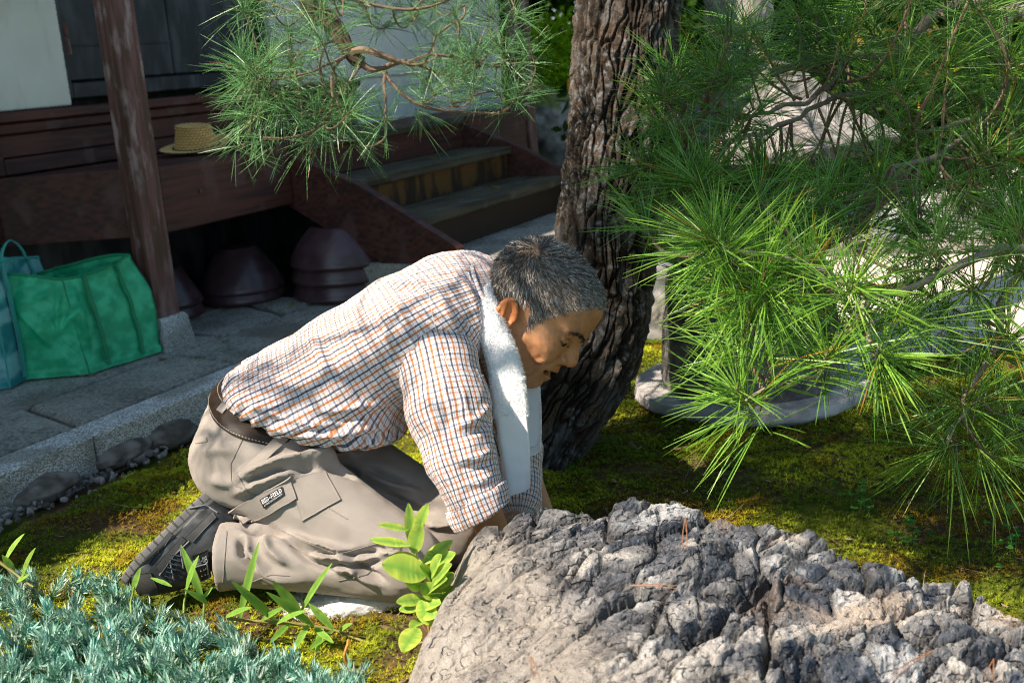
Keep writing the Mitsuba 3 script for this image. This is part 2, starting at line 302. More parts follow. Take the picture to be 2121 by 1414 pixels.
# moss: little star-shaped sprigs over the earth
def moss():
    rg = np.random.default_rng(5); n = 270000
    xy = np.c_[rg.uniform(-1.6, 2.0, n), rg.uniform(.9, 3.6, n)]
    q = proj(np.c_[xy, np.zeros(n)]); b = xy @ E2[:2]; a = xy @ E1[:2]
    wob = 0.06 * (fb(np.c_[xy * 4, np.zeros(n)], 3, 3) - .5)
    st_ = np.min([np.hypot(*(xy - G(u, v, .014)[:2]).T) - r for u, v, r in ((95, 1012, .06), (245, 938, .07), (355, 900, .055))], 0) > 0
    ok = st_ & (q[:, 0] > -400) & (q[:, 0] < 2600) & (q[:, 1] < 2300) & (b < 1.99 + wob) & ~contains_xy(ROCK.buffer(-0.03), xy[:, 0], xy[:, 1])
    ok &= ~((xy[:, 1] > 2.98 + wob) & (xy[:, 0] > .75)) & ~((xy[:, 0] - .585)**2 + (xy[:, 1] - 2.77)**2 < .20**2)
    dens = fb(np.c_[xy * 11, np.zeros(n)], 3, 9); ok &= rg.random(n) < smooth01(.22, .5, dens) * .8 + .12
    xy = xy[ok]; n = len(xy); far = np.clip(xy[:, 1] / 2.2, .7, 1.6)
    z = ground_z(xy[:, 0], xy[:, 1]); base = np.c_[xy, z + .001]
    hgt = (.006 + .009 * fb(np.c_[xy * 23, np.zeros(n)], 2, 4)) * rg.uniform(.7, 1.4, n) * far**.3
    K = 6; top = base + np.c_[rg.normal(0, .003, (n, 2)), hgt]
    ang = rg.uniform(0, 6.28, (n, 1)) + np.arange(K) * (2 * np.pi / K) + rg.normal(0, .3, (n, K)); el = rg.uniform(.15, 1.1, (n, K))
    d = np.stack([np.cos(ang) * np.cos(el), np.sin(ang) * np.cos(el), np.sin(el)], -1); L = rg.uniform(.0055, .0105, (n, K)) * far[:, None]**.4
    s = np.stack([-np.sin(ang), np.cos(ang), 0 * ang], -1) * (.0011 * far[:, None, None])
    c = np.broadcast_to((top - [0, 0, .004])[:, None], d.shape) + 0; tip = c + d * L[..., None]
    v = np.stack([c - s, c + s, tip], 2).reshape(-1, 3); f = np.arange(len(v)).reshape(-1, 3)
    p3 = np.c_[xy, np.zeros(n)]
    yel = smooth01(.35, .65, fb(p3 * 5, 3, 21) - .10 * smooth01(-.1, .25, xy[:, 0])); red = smooth01(.52, .68, fb(p3 * 13, 3, 22)); r = rg.random(n)[:, None]
    col = lerp((.12, .17, .012), (.43, .46, .028), yel) * (.6 + .8 * r); col = lerp(col, np.array([.24, .115, .03]) * (.6 + .8 * r), red * .65)
    return TM(v, f), np.repeat(col, K * 3, 0)
_m, _c = moss(); structure('moss', _m, 'moss_green', _c, kind='stuff')

def litter():
    rg = np.random.default_rng(15); n = 1500; xy = np.c_[rg.uniform(-1.4, 1.6, n), rg.uniform(1.4, 3.0, n)]; b = xy @ E2[:2]; xy = xy[(b < 1.95) & ~contains_xy(ROCK.buffer(.02), xy[:, 0], xy[:, 1])]; n = len(xy)
    a = rg.uniform(0, 6.28, n); d = np.c_[np.cos(a), np.sin(a), rg.normal(0, .12, n)]; s = np.c_[-np.sin(a), np.cos(a), 0 * a]; wide = rg.random(n) < .25
    v, f, k = leaf_blades(np.c_[xy, ground_z(xy[:, 0], xy[:, 1]) + .012], unit(d), s, np.where(wide, rg.uniform(.010, .02, n), rg.uniform(.03, .08, n)), np.where(wide, rg.uniform(.005, .010, n), .0013), rg.uniform(-.1, .2, n), 3, 'oval')
    return TM(v, f), np.repeat(lerp((.17, .09, .04), (.38, .26, .14), rg.random(n)), k, 0)
_m, _c = litter(); structure('needle_litter', _m, 'matte', _c, kind='stuff')

# the paved apron under the veranda, flag by flag
structure('stone_paving', wbox((-0.5, 2.205, -0.1), (6.5, 3.1, 0.070), 0.003), 'matte', (.05, .05, .035))
def flags():
    rows = [(2.216, 2.484, [0.2, 0.93, 1.36, 1.86, 2.42, 2.92, 3.185]), (2.503, 2.776, [0.3, 0.8, 1.25, 1.66, 2.17, 2.66, 3.02, 3.19]), (2.797, 3.02, [0.9, 1.5, 2.05, 2.7, 3.1])]
    for k, (b0, b1, js) in enumerate(rows):
        for i in range(len(js) - 1):
            sk0, sk1 = (rng.uniform(-.12, .12) if k == 0 else rng.uniform(-.05, .05)), 0
            g = .010; a0, a1 = js[i], js[i + 1]
            s0 = .13 * math.sin(i * 2.3 + k) ; s1 = .13 * math.sin((i + 1) * 2.3 + k)
            if i == len(js) - 2: s1 = 0
            w = lambda: rng.uniform(-.006, .006)
            poly = [(a0 - s0 / 2 + g, b0 + w()), (a1 - s1 / 2 - g, b0 + w()), (a1 + s1 / 2 - g, b1 + w()), (a0 + s0 / 2 + g, b1 + w())]
            h = .09 + rng.uniform(-.006, .004)
            m = prism(poly, .03, h, .010); m.vertices = W(m.vertices); part('stone_paving', 'flagstone', m, 'paving')
flags()
structure('kerb', wbox((-0.5, 2.125, -0.12), (6.0, 2.199, 0.05), 0.002), 'granite')
for a0, a1 in [(.2, 1.0), (1.0, 1.775), (1.775, 2.55), (2.55, 3.2), (3.2, 4.1), (4.1, 5.2)]:
    part('kerb', 'kerb_stone', wbox((a0 + .002, 2.106, -.09), (a1 - .002, 2.202, .09 + rng.uniform(-.002, .002)), .006), 'granite')
# gutter of pebbles in front of the kerb
def gutter():
    rg = np.random.default_rng(3); ms, cs = [], []
    ico = trimesh.creation.icosphere(1)
    for _ in range(750):
        a, b = rg.uniform(.6, 3.0), 2.10 - abs(rg.normal(0, .045)); s = rg.uniform(.003, .011)
        R = trimesh.transformations.random_rotation_matrix(rg.random(3))[:3, :3]
        ms.append(move(ico, R * (s * np.array([1, .8, .55])), W((a, b, .004)))); cs.append(np.tile(np.array([.20, .185, .15]) * rg.uniform(.35, 1.7), (len(ico.vertices), 1)))
    return cat(ms), np.vstack(cs)
_m, _c = gutter(); structure('pebbles', _m, 'matte', _c, True, kind='stuff')
def boulder(c, r, seed, amp=.25, sub=4, freq=1.6):
    m = trimesh.creation.icosphere(sub); v = np.array(m.vertices)
    d = 1 + amp * (fb(v * freq + seed * 7.7, 4, seed) - .5) * 2
    v = v * d[:, None] * np.asarray(r); return TM(v + np.asarray(c), m.faces)
def stone_col(v, dark, pale, s=18, seed=0): return lerp(dark, pale, smooth01(.3, .7, fb(v * s, 4, seed)))
for i, (u, v, r, lab) in enumerate([(95, 1012, (.085, .045, .034), 'pale purplish edging stone at the left rim of the moss, nearest the picture edge'), (245, 938, (.10, .055, .034), 'dark purplish edging stone lying between the kerb and the moss'), (355, 900, (.075, .05, .034), 'grey edging stone in the shade behind the kneeling man')]):
    m = boulder((0, 0, 0), (1, 1, 1), 20 + i, .18, 4); m.vertices = np.array(m.vertices) * r @ rotz(1.07).T + G(u, v, .014)
    single('edging_stone', lab, 'stone', m, 'matte', stone_col(np.array(m.vertices), (.10, .085, .085), (.27, .24, .24), 30, i), True)
# sunlit sand and the border stones beyond the lantern
def sand():
    xs, ys = np.linspace(.7, 7, 120), np.linspace(2.95, 7, 90); X, Y = np.meshgrid(xs, ys, indexing='ij')
    X = X + .25 * (fb(np.stack([X * 2, Y * 2, 0 * X], -1), 3, 7) - .5); Y = Y + .12 * (fb(np.stack([X * 3, Y * 3, 0 * X + 4], -1), 3, 7) - .5)
    return gridmesh(np.stack([X, Y, ground_z(X, Y) * (Y < 5.0) * .35 + .014 + .006 * fb(np.stack([X * 40, Y * 40, 0 * X], -1), 2, 3)], -1))
_m = sand(); _v = np.array(_m.vertices); structure('sand_ground', _m, 'matte', lerp((.44, .38, .28), (.60, .54, .43), fb(_v * 35, 3, 2)), True)
structure('stone_border', move(cbox((-1.6, -.1, -.05), (1.6, .1, .03)), rotz(-.25), (2.1, 4.35, 0)), 'paving')
for i in range(7):
    m = cbox((-1.55 + i * .44, -.16, -.03), (-1.13 + i * .44, .16, .075 + .012 * math.sin(i * 2)), .02)
    part('stone_border', 'border_stone', move(m, rotz(-.25 + .05 * math.sin(i * 5)), (2.1, 4.35, 0)), 'paving')

# ================================================================== the veranda building
bd = thing('veranda_building', 'white plastered building in the shade with a dark iron-clad door, low wooden veranda and steps', 'building')
bp = lambda n, lo, hi, mat='wood', c=.004, **k: part(bd, n, wbox(lo, hi, c), mat, **k)
bp('wall', (0.3, 3.03, .826), (2.69, 3.2, 2.6), 'plaster'); bp('wall', (3.73, 3.03, .826), (5.66, 3.2, 2.6), 'plaster'); bp('wall', (2.692, 3.032, 2.05), (3.728, 3.2, 2.6), 'plaster')
bp('wall', (4.27, 3.04, .60), (5.66, 3.2, .823), 'plaster')
part(bd, 'wall', wbox((5.56, 3.202, -.1), (5.66, 6.0, 2.6)), 'plaster')
door = part(bd, 'door', wbox((2.725, 3.075, .90), (3.22, 3.12, 2.05), .006), 'door_iron', label='dark iron-clad door leaf')
part(bd, 'door', wbox((3.226, 3.075, .90), (3.695, 3.12, 2.05), .006), 'door_iron')
for z in (1.01, 1.55): part(door, 'panel_seam', wbox((2.73, 3.070, z), (3.215, 3.074, z + .006), .001), 'door_iron')
for z0, z1 in ((1.045, 1.085), (.985, 1.04)): part(door, 'hinge', move(tube([[0, 0, z0], [0, 0, z1]], .011, 10), None, W((2.735, 3.062, 0))), 'post_wood', smooth=40)
part(bd, 'door_frame', wbox((2.692, 3.05, .845), (2.722, 3.15, 2.05)), 'door_iron'); part(bd, 'door_frame', wbox((3.698, 3.05, .845), (3.728, 3.15, 2.05)), 'door_iron'); part(bd, 'door_frame', wbox((2.724, 3.055, .845), (3.696, 3.15, .896)), 'door_iron')
bp('sill', (0.3, 2.992, .792), (4.26, 3.06, .822), 'wood'); bp('apron_board', (0.3, 3.012, .757), (4.25, 3.05, .789))
bp('apron_panel', (2.385, 3.026, .686), (4.24, 3.06, .754), 'wood'); bp('apron_stile', (2.352, 3.013, .634), (2.382, 3.06, .754)); bp('apron_panel', (0.3, 3.026, .60), (2.349, 3.06, .754)); bp('apron_rail', (2.385, 3.014, .634), (4.24, 3.06, .683))
bp('underfloor_backing', (0.3, 3.045, -.05), (5.6, 3.15, .595), 'door_iron')  # dark sheet added so the space under the floor stays black
# veranda floor
dl = lambda b: 2.5 - (b - 2.66) * .5
for i, (b0, b1) in enumerate([(2.624, 2.724), (2.727, 2.826), (2.829, 2.926), (2.929, 3.010)]):
    m = prism([(dl(b0) + .045, b0), (5.03, b0), (5.03, b1), (dl(b1) + .045, b1)], .602, .63, .003); m.vertices = W(m.vertices); part(bd, 'floor_board', m, 'wood')
bp('front_beam', (2.576, 2.583, .428), (3.196, 2.621, .629)); bp('front_beam', (4.466, 2.583, .428), (5.02, 2.621, .629))
m = prism([(2.508, 2.645), (2.545, 2.66), (2.372, 3.0), (2.325, 3.0)], .428, .632, .004); m.vertices = W(m.vertices); part(bd, 'side_beam', m, 'wood', label='dark end beam of the veranda left of the post')
m = prism([(2.325, 3.004), (2.372, 3.004), (2.372, 3.044), (2.325, 3.044)], .428, .63, .003); m.vertices = W(m.vertices); part(bd, 'side_beam', m, 'wood')
for a in (2.74, 3.0): part(bd, 'peg', move(tube([[0, 0, 0], list(-E2 * .006)], .007, 8), None, W((a, 2.584, .535))), 'post_wood')
def post(a0, a1, b0, b1, z0, z1, c):
    p = [(a0 + c, b0), (a1 - c, b0), (a1, b0 + c), (a1, b1 - c), (a1 - c, b1), (a0 + c, b1), (a0, b1 - c), (a0, b0 + c)]
    zz = np.linspace(z0, z1, 24); X = np.array([[list(q) + [z] for q in p + p[:1]] for z in zz])
    m = gridmesh(X); m.faces = m.faces[:, ::-1]; m.vertices = W(m.vertices); return m
part(bd, 'post', post(2.468, 2.562, 2.556, 2.642, .184, 2.12, .012), 'post_wood', label='weathered veranda post')
q = lambda a0, a1, b0, b1, z: [(a0, b0, z), (a1, b0, z), (a1, b1, z), (a0, b1, z)]
m = hull(q(2.452, 2.582, 2.536, 2.664, .085) + q(2.460, 2.572, 2.546, 2.654, .176) + q(2.466, 2.566, 2.552, 2.648, .185)); m.vertices = W(m.vertices); part(bd, 'post_base', m, 'granite', label='tapered granite footing of the post')
part(bd, 'post', post(5.035, 5.125, 2.575, 2.665, .09, 2.12, .008), 'post_wood')
# the steps
sp = [(1.927, .222), (2.235, .222), (2.62, .424), (2.62, .612), (2.30, .487), (1.93, .277)]
def stringer(a0, a1):
    m = trimesh.creation.extrude_polygon(Polygon(sp), a1 - a0, engine='earcut'); v = np.array(m.vertices)
    m = TM(W(np.c_[v[:, 2] + a0, v[:, 0], v[:, 1]]), m.faces[:, ::-1]); return m
s1 = part(bd, 'stair_stringer', stringer(3.2, 3.24), 'wood'); part(bd, 'stair_stringer', stringer(4.42, 4.46), 'wood')
scene['old_wood'] = princ(mikit.proc(_wood((0.035, 0.033, 0.022), (0.085, 0.075, 0.048), (0.13, 0.125, 0.10))), 0.75, 0.25)
scene['riser_wood'] = princ(mikit.proc(lambda p, n, uv: mikit.mix((.045, .028, .018), (.14, .072, .024), mikit.smoothstep(.42, .7, mikit.fbm((p.x * E1[0] + p.y * E1[1]) * 26, 0, p.z * 7, 3) * mikit.smoothstep(.24, .44, p.z) * 1.25))), .7, .25)
for b, z in ((2.10, .365), (2.35, .497)):
    bp('stair_tread', (3.242, b, z - .034), (4.418, b + .27, z), 'old_wood', .005)
    bp('stair_riser', (3.242, b + .03, z - .143), (4.418, b + .05, z - .036), 'riser_wood', .002)
bp('stair_riser', (3.242, 2.59, .498), (4.418, 2.61, .60), 'wood', .002); bp('stair_tread', (3.242, 2.572, .602), (4.418, 2.622, .632), 'old_wood', .005)
part(bd, 'step_slab', wbox((3.19, 1.70, .02), (5.4, 2.5, .2195), .012), 'paving', label='grey stone slab at the foot of the steps')
# unseen roof over the veranda, its edge placed for the shade line
bp('eave', (-5, 2.74, 1.93), (9, 2.80, 2.02), 'post_wood'); bp('plate_beam', (1.5, 2.57, 2.122), (6, 2.63, 2.18), 'post_wood')
m = cbox((-5, 2.72, 2.025), (9, 4.6, 2.08)); v = np.array(m.vertices); v[:, 2] += (v[:, 1] - 2.72) * .35; part(bd, 'roof', TM(W(v), m.faces), 'door_iron')
bp('rafter_board', (-5, 2.805, 1.95), (9, 3.03, 1.98), 'post_wood')

# ================================================================== things on and under the veranda
def straw_hat():
    t = thing('straw_hat', 'woven golden straw hat with a dark-edged brim resting on the veranda floor', 'hat')
    s = np.linspace(0, 1, 40); prof = []
    for k in range(16): prof.append((.0575 * k / 15 * .97, .094 - .016 * (1 - k / 15)**1.5))
    for k in range(22): prof.append((.056 + .017 * (k / 21)**1.4, .092 - .088 * k / 21))
    prof = np.array(prof); prof = np.c_[np.interp(np.linspace(0, 37, 190), np.arange(38), prof[:, 0]), np.interp(np.linspace(0, 37, 190), np.arange(38), prof[:, 1])]
    n = 140; m = lathe(prof[::-1], n); v = np.array(m.vertices); th = np.arctan2(v[:, 1], v[:, 0]); row = np.repeat(np.arange(190)[::-1], n)
    ring = np.sin(row * np.pi / 12.0); w = np.sin(th * 30 + (row // 12) * np.pi)
    nv = unit(v * [1, 1, .6]); v = v + nv * (.0030 * np.abs(ring) + .0014 * w * np.abs(ring))[:, None]
    v *= .9; v[:, 2] -= .010 * np.clip(v[:, 2] / .09, 0, 1) * (1 + np.cos(th - .3)) * .6; v[:, 0] *= 1.12
    base = W((2.985, 2.80, .648)); _rx = np.array([[1, 0, 0], [0, math.cos(.16), -math.sin(.16)], [0, math.sin(.16), math.cos(.16)]]); R = _rx @ rotz(.3)
    colr = lerp((.34, .19, .06), (.85, .58, .24), np.clip(np.abs(ring) * 1.0 - .1 + .4 * w, 0, 1))
    part(t, 'crown', TM(v @ R.T + base, m.faces), 'matte', colr, True)
    r = np.linspace(.058, .112, 36); th = np.linspace(0, 2 * np.pi, 141)
    Rr, Th = np.meshgrid(r, th, indexing='ij'); k = (Rr - .058) / .054
    z = .006 + .012 * k**2 * (1 + np.cos(Th - .2)) * .6 + .010 * k * np.sin(2 * Th + .5) * .4 + .0012 * np.abs(np.sin(k * 22))
    X = np.stack([Rr * np.cos(Th) * 1.12, Rr * np.sin(Th), z], -1) @ R.T + base
    m = solid_sheet(X[:, ::-1], .003); kk = np.r_[np.repeat(k[:, :1], 141, 1).ravel(), np.repeat(k[:, :1], 141, 1).ravel()]
    part(t, 'brim', m, 'matte', lerp((.80, .55, .23), (.03, .02, .015), smooth01(.93, .96, kk)), True)
    part(t, 'hat_band', tube(np.stack([.070 * 1.12 * np.cos(th), .070 * np.sin(th), 0 * th + .009], -1) @ R.T + base, .004, 6), 'matte', (.03, .02, .015), True)
straw_hat()
def pot(a, b, z, r, h, rt, label, group, dome=1.0):
    k = np.linspace(0, 1, 14); prof = [(r * .93, 0), (r * .985, .003), (r, .009), (r * .995, .018)]
    prof += [(r * .975 + (rt - r * .975) * t**dome, .022 + (h - .022) * t) for t in k] + [(rt * .93, h + .003), (rt * .8, h - .001), (0, h - .002)]
    m = lathe(prof, 64); v = np.array(m.vertices); v[:, :2] *= (1 + .01 * np.sin(3 * np.arctan2(v[:, 1], v[:, 0]) + r * 99))[:, None]
    inner = lathe([(r * .93, 0), (r * .90, .02), (rt * .9, h - .012), (0, h - .014)][::-1], 48)
    c = stone_col(v, (.055, .028, .032), (.095, .05, .056), 25, 3); m = cat([TM(v, m.faces), inner]); c = np.vstack([c, np.tile((.05, .025, .02), (len(inner.vertices), 1))])
    single('bowl', label, 'bowl', move(m, None, W((a, b, z))), 'glaze', c, True, group)
for z, l in ((.092, 'lowest'), (.150, 'middle'), (.205, 'top')): pot(3.29, 2.46, z, .196, .135, .112, f'upturned brown glazed bowl, {l} of the stack of three under the stair stringer', 'upturned glazed bowls in the tall stack', 1.5)
for z, l in ((.092, 'lower'), (.127, 'upper')): pot(3.135, 2.815, z, .152, .155, .068, f'upturned dark glazed bowl, {l} of the pair under the veranda front beam', 'upturned glazed bowls in the pair', 1.25)
for z, l in ((.092, 'lower'), (.132, 'upper')): pot(2.83, 2.90, z, .13, .13, .07, f'dark upturned bowl in deep shade just right of the post, {l} of two', 'upturned bowls in shade behind the post', 1.0)

def tote(name, label, corners, z0, h, lean, colfn, band_col, mat, seed, straps, crease):
    """An open bag on four ground corners: walls with creases, rim, straps."""
    t = thing(name, label, 'bag'); c = [np.asarray(p, float) for p in corners]; per = []
    N = 44
    for i in range(4):
        for k in range(N): per.append(c[i] + (c[(i + 1) % 4] - c[i]) * (k / N))
    per = np.array(per); ctr = per.mean(0); n = len(per); R = 70
    zz = np.linspace(0, 1, R); X = np.zeros((R, n + 1, 3)); rel = per - ctr
    for r, s in enumerate(zz):
        bulge = 1 + .10 * math.sin(math.pi * min(1, s * 1.05)) + (.03 if s < .06 else 0) - .05 * s
        q = ctr + rel * bulge; X[r, :n, :2] = q[:, :2]; X[r, :n, 2] = z0 + h * s
    X[:, n] = X[:, 0]; X[..., :2] += np.asarray(lean)[None, None] * zz[:, None, None]
    X[..., 2] += .015 * zz[:, None] * np.sin(np.linspace(0, 2 * np.pi, n + 1) * 2 + seed)[None]
    nr = np.zeros_like(X); nr[..., :2] = unit(X[..., :2] - X[..., :2].mean(1, keepdims=True))
    X += nr * (.018 * (fb(X * 7 + seed * 3, 2, seed) - .5) + .003 * (nz(X * 40 + seed) - .5) + .034 * (np.abs(fb(X * [12, 12, 7] + 5, 2, seed + 3) - .5) ))[..., None]
    X[:, n] = X[:, 0]
    m = solid_sheet(X, .0025); m = folds(m, [(a * 2.2, w, l) for a, w, l in crease])
    v = np.array(m.vertices); part(t, 'body', m, mat, colfn(v, np.r_[np.repeat(zz, n + 1), np.repeat(zz, n + 1)]), True)
    part(t, 'rim', tube(np.vstack([X[-1, :n], X[-1, :1]]), .0045, 8), mat, band_col, True)
    for i in range(4): part(t, 'edge_seam', tube(X[:, i * N] + nr[:, i * N] * .002, .0022, 6), mat, band_col, True)
    part(t, 'hem', tube(np.vstack([X[-6, :n], X[-6, :1]]) + np.vstack([nr[-6, :n], nr[-6, :1]]) * .0005, .0012, 5), mat, band_col, True)
    for (side, f0, f1, up) in straps:                # strap up the wall at fraction f of a side, then a loop
        i0 = int(round((side + f0) * N)); i1 = int(round((side + f1) * N)); w = max(2, int(N * .09))
        def strip(i):
            return np.array([[X[r, j] + nr[r, j] * .009 for j in range(i, i + w)] for r in range(3, R)])
        for i in (i0, i1):
            st = strip(i); sp_ = part(t, 'strap', solid_sheet(st, .004), mat, band_col, True)
            part(sp_, 'stitching', cat([tube(st[r:r + 2, c] + nr[3 + r, i] * .0008, .0007, 4) for r in range(0, R - 5, 2) for c in (0, -1)]), 'matte', (.35, .55, .5), kind='stuff')
        a0, a1 = X[-1, i0:i0 + w], X[-1, i1:i1 + w]; loop = []
        for s in np.linspace(0, 1, 22):
            k = s; mid = a0 * (1 - k) + a1 * k; o = np.array([0, 0, 1.0]) * up[0] * math.sin(math.pi * s)**.6 + np.array([up[1], up[2], 0]) * math.sin(math.pi * s)
            loop.append(mid + o + nr[-1, i0] * .008)
        part(t, 'handle', solid_sheet(np.array(loop), .003), mat, band_col, True)
    return t
def wcorner(*ab): return [W((a, b, 0))[:2] for a, b in ab]
green = lambda v, s: lerp((.012, .38, .17), (.05, .58, .30), smooth01(.35, .7, fb(v * 30, 4, 4)))
tote('tote_bag', 'bright green canvas tote bag standing on the paving against the post', wcorner((2.08, 2.74), (2.19, 2.575), (2.435, 2.55), (2.34, 2.77)), .092, .285, (-.035, .01), green, (.008, .25, .105), 'satin', 1,
     [(1, .22, .66, (.012, .05, .03)), (3, .3, .75, (.012, -.02, -.01))],
     [(7, 7, [(125, 690), (160, 640), (185, 740)]), (-6, 6, [(128, 715), (180, 760)]), (6, 7, [(120, 600), (118, 700)]), (5, 6, [(150, 590), (158, 650), (185, 730)]), (-5, 8, [(80, 650), (120, 690)]), (5, 7, [(35, 640), (110, 720)]), (4, 6, [(70, 620), (100, 610)])])
def teal(v, s):
    c = lerp((.02, .22, .24), (.14, .48, .46), smooth01(.45, .65, fb(v * 11, 4, 14))); return lerp(c, (.30, .60, .62), smooth01(.5, .6, fb(v * [6, 6, 14], 3, 15)) * .7)
tote('tote_bag', 'faded teal and light blue bag half out of frame behind the green tote', wcorner((1.90, 2.90), (2.02, 2.70), (2.29, 2.82), (2.20, 2.97)), .092, .325, (.0, .0), teal, (.05, .36, .34), 'satin', 4,
     [(1, .2, .72, (.055, .0, .0)), (3, .25, .8, (.075, .0, -.0))], [])

part(bd, 'light_stop', wbox((-3.0, 3.206, -.1), (5.555, 3.3, 2.75)), 'door_iron')  # added backing, keeps sky light from leaking through the wall
# ================================================================== the foreground rock
def rock():
    lo, hi = ROCK_POLY.min(0) - .08, ROCK_POLY.max(0) + .08; h = .0028
    X, Y = np.meshgrid(np.arange(lo[0], hi[0], h), np.arange(lo[1], hi[1], h), indexing='ij'); q = np.c_[X.ravel(), Y.ravel()]
    inner = [(1050, 1150, .205), (1000, 1250, .19), (1200, 1120, .225), (1300, 1200, .205), (1450, 1130, .225), (1600, 1120, .22), (1550, 1210, .19), (1720, 1180, .175), (1000, 1380, .185), (1250, 1350, .205), (1500, 1330, .205), (1750, 1300, .17), (1900, 1260, .155), (1950, 1360, .15), (1700, 1400, .185), (1300, 1500, .18), (1800, 1500, .15)]
    ctl = np.array([[*G(*p)[:2], p[2]] for p in inner] + [[*ROCK_POLY[i], ROCK_Z[i]] for i in range(len(ROCK_POLY))])
    w = 1 / (((q[:, None] - ctl[None, :, :2])**2).sum(-1) + .0012)**1.5; Zs = (w * ctl[:, 2]).sum(1) / w.sum(1)
    ring = np.vstack([ROCK_POLY, ROCK_POLY[:1]]); d, _ = polyline_dist(q, ring); d = np.where(contains_xy(ROCK, q[:, 0], q[:, 1]), d, -d)
    p3 = np.c_[q, Zs * 0]; wob = .018 * (fb(p3 * 14, 3, 4) - .5); d = d + wob
    Zs = Zs - np.where(d < .03, (np.clip(.03 - d, 0, 1))**1.2 * 3.2, 0)
    s = q @ unit(np.array([.8, .6])); c = q @ unit(np.array([-.6, .8])); pa = np.c_[s * .75, c * 1.25, Zs]
    def chunks(cell, seed):                          # broken blocks: per block a height and a tilt, with cracks between
        g = np.random.default_rng(seed); lo2, hi2 = pa[:, :2].min(0) - .1, pa[:, :2].max(0) + .1; n = int(np.prod(hi2 - lo2) / cell**2); pt = lo2 + g.random((n, 2)) * (hi2 - lo2)
        w2 = pa[:, :2] + cell * .55 * np.c_[fb(pa / cell * .45, 3, seed) - .5, fb(pa / cell * .45 + 9, 3, seed + 1) - .5] * 2
        dd, ii = cKDTree(pt).query(w2, k=2); til = g.normal(0, .55, (n, 2)); return g.normal(0, .5, n)[ii[:, 0]] + ((w2 - pt[ii[:, 0]]) * til[ii[:, 0]]).sum(1) / cell, (dd[:, 1] - dd[:, 0]) / cell, g.random(n)[ii[:, 0]]
    h1, e1, k1 = chunks(.105, 1); h2, e2, k2 = chunks(.044, 2); h3, e3, k3 = chunks(.015, 3)
    big = fb(pa * 6, 3, 31) - .5; r3 = np.abs(nz(pa * 85, 34) - .5) * 2; knob = fb(pa * 24, 3, 36); pits = smooth01(.60, .70, fb(pa * 42, 3, 35)); amp = .55 + .5 * smooth01(.35, .62, fb(pa * 8 + 2, 2, 40))
    calm = smooth01(0.02, .13, q[:, 0] - G(1010, 1200, .2)[0] + .28 * (q[:, 1] - 1.5))          # the smooth tan flank at the left
    calm = .24 + .76 * calm
    disp = .045 * big + calm * amp * (.016 * h1 + .008 * h2 + .0022 * h3 - .020 * (1 - smooth01(0, .16, e1)) - .011 * (1 - smooth01(0, .2, e2)) - .003 * (1 - smooth01(0, .25, e3)) - .016 * pits + .006 * (r3 - .4)) + (1 - calm) * .02 * (fb(pa * [30, 9, 1], 3, 44) - .5)
    inside = smooth01(-.02, .03, d); Zf = Zs + disp * (.55 + .45 * inside)
    keep = smooth01(-.09, -.06, d); Zf = np.where(d < -.06, -.12, Zf); Zf = np.maximum(Zf, -.12)
    V = np.c_[q + .012 * calm[:, None] * np.c_[nz(pa * 30, 41) - .5, nz(pa * 30, 42) - .5], Zf]
    m = gridmesh(V.reshape(*X.shape, 3)); ok = (d > -.075)[m.faces].all(1); m = TM(V, m.faces[ok])
    t1 = fb(pa * 19 + 7, 4, 51); t2 = fb(pa * 60, 3, 52); dk_ = .07 * np.exp(-(np.linalg.norm(q - G(1520, 1120, .2)[:2], axis=1) / .22)**2); kn = np.clip(smooth01(.405, .51, knob * .4 + .6 * fb(pa * 10, 3, 57) + dk_) * .85 + .6 * (k2 - .5), 0, 1) * smooth01(.2, .6, calm)  # darker stone at the upper right, partly pine shade put into the colour
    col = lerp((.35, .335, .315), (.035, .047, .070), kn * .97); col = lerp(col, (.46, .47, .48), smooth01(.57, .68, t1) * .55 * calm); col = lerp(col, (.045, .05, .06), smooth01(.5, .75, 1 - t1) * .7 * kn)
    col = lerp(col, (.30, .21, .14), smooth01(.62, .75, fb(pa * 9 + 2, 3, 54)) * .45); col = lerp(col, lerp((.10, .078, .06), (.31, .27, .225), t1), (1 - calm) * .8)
    cav = np.clip(1 - np.minimum(smooth01(0, .14, e1), smooth01(0, .16, e2)), 0, 1) * calm; col = lerp(col, (.025, .024, .024), cav * .75)      # near-black colour in the cracks between the blocks
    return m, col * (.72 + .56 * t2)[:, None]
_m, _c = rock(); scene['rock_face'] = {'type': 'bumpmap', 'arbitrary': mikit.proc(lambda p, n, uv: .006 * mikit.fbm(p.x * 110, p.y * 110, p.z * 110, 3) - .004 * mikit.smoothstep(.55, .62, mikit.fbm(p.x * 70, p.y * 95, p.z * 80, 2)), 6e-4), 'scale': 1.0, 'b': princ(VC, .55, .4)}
single('garden_rock', 'large pitted bluish grey and tan rock filling the lower right foreground', 'rock', _m, 'rock_face', np.clip(_c, .01, .8), False)

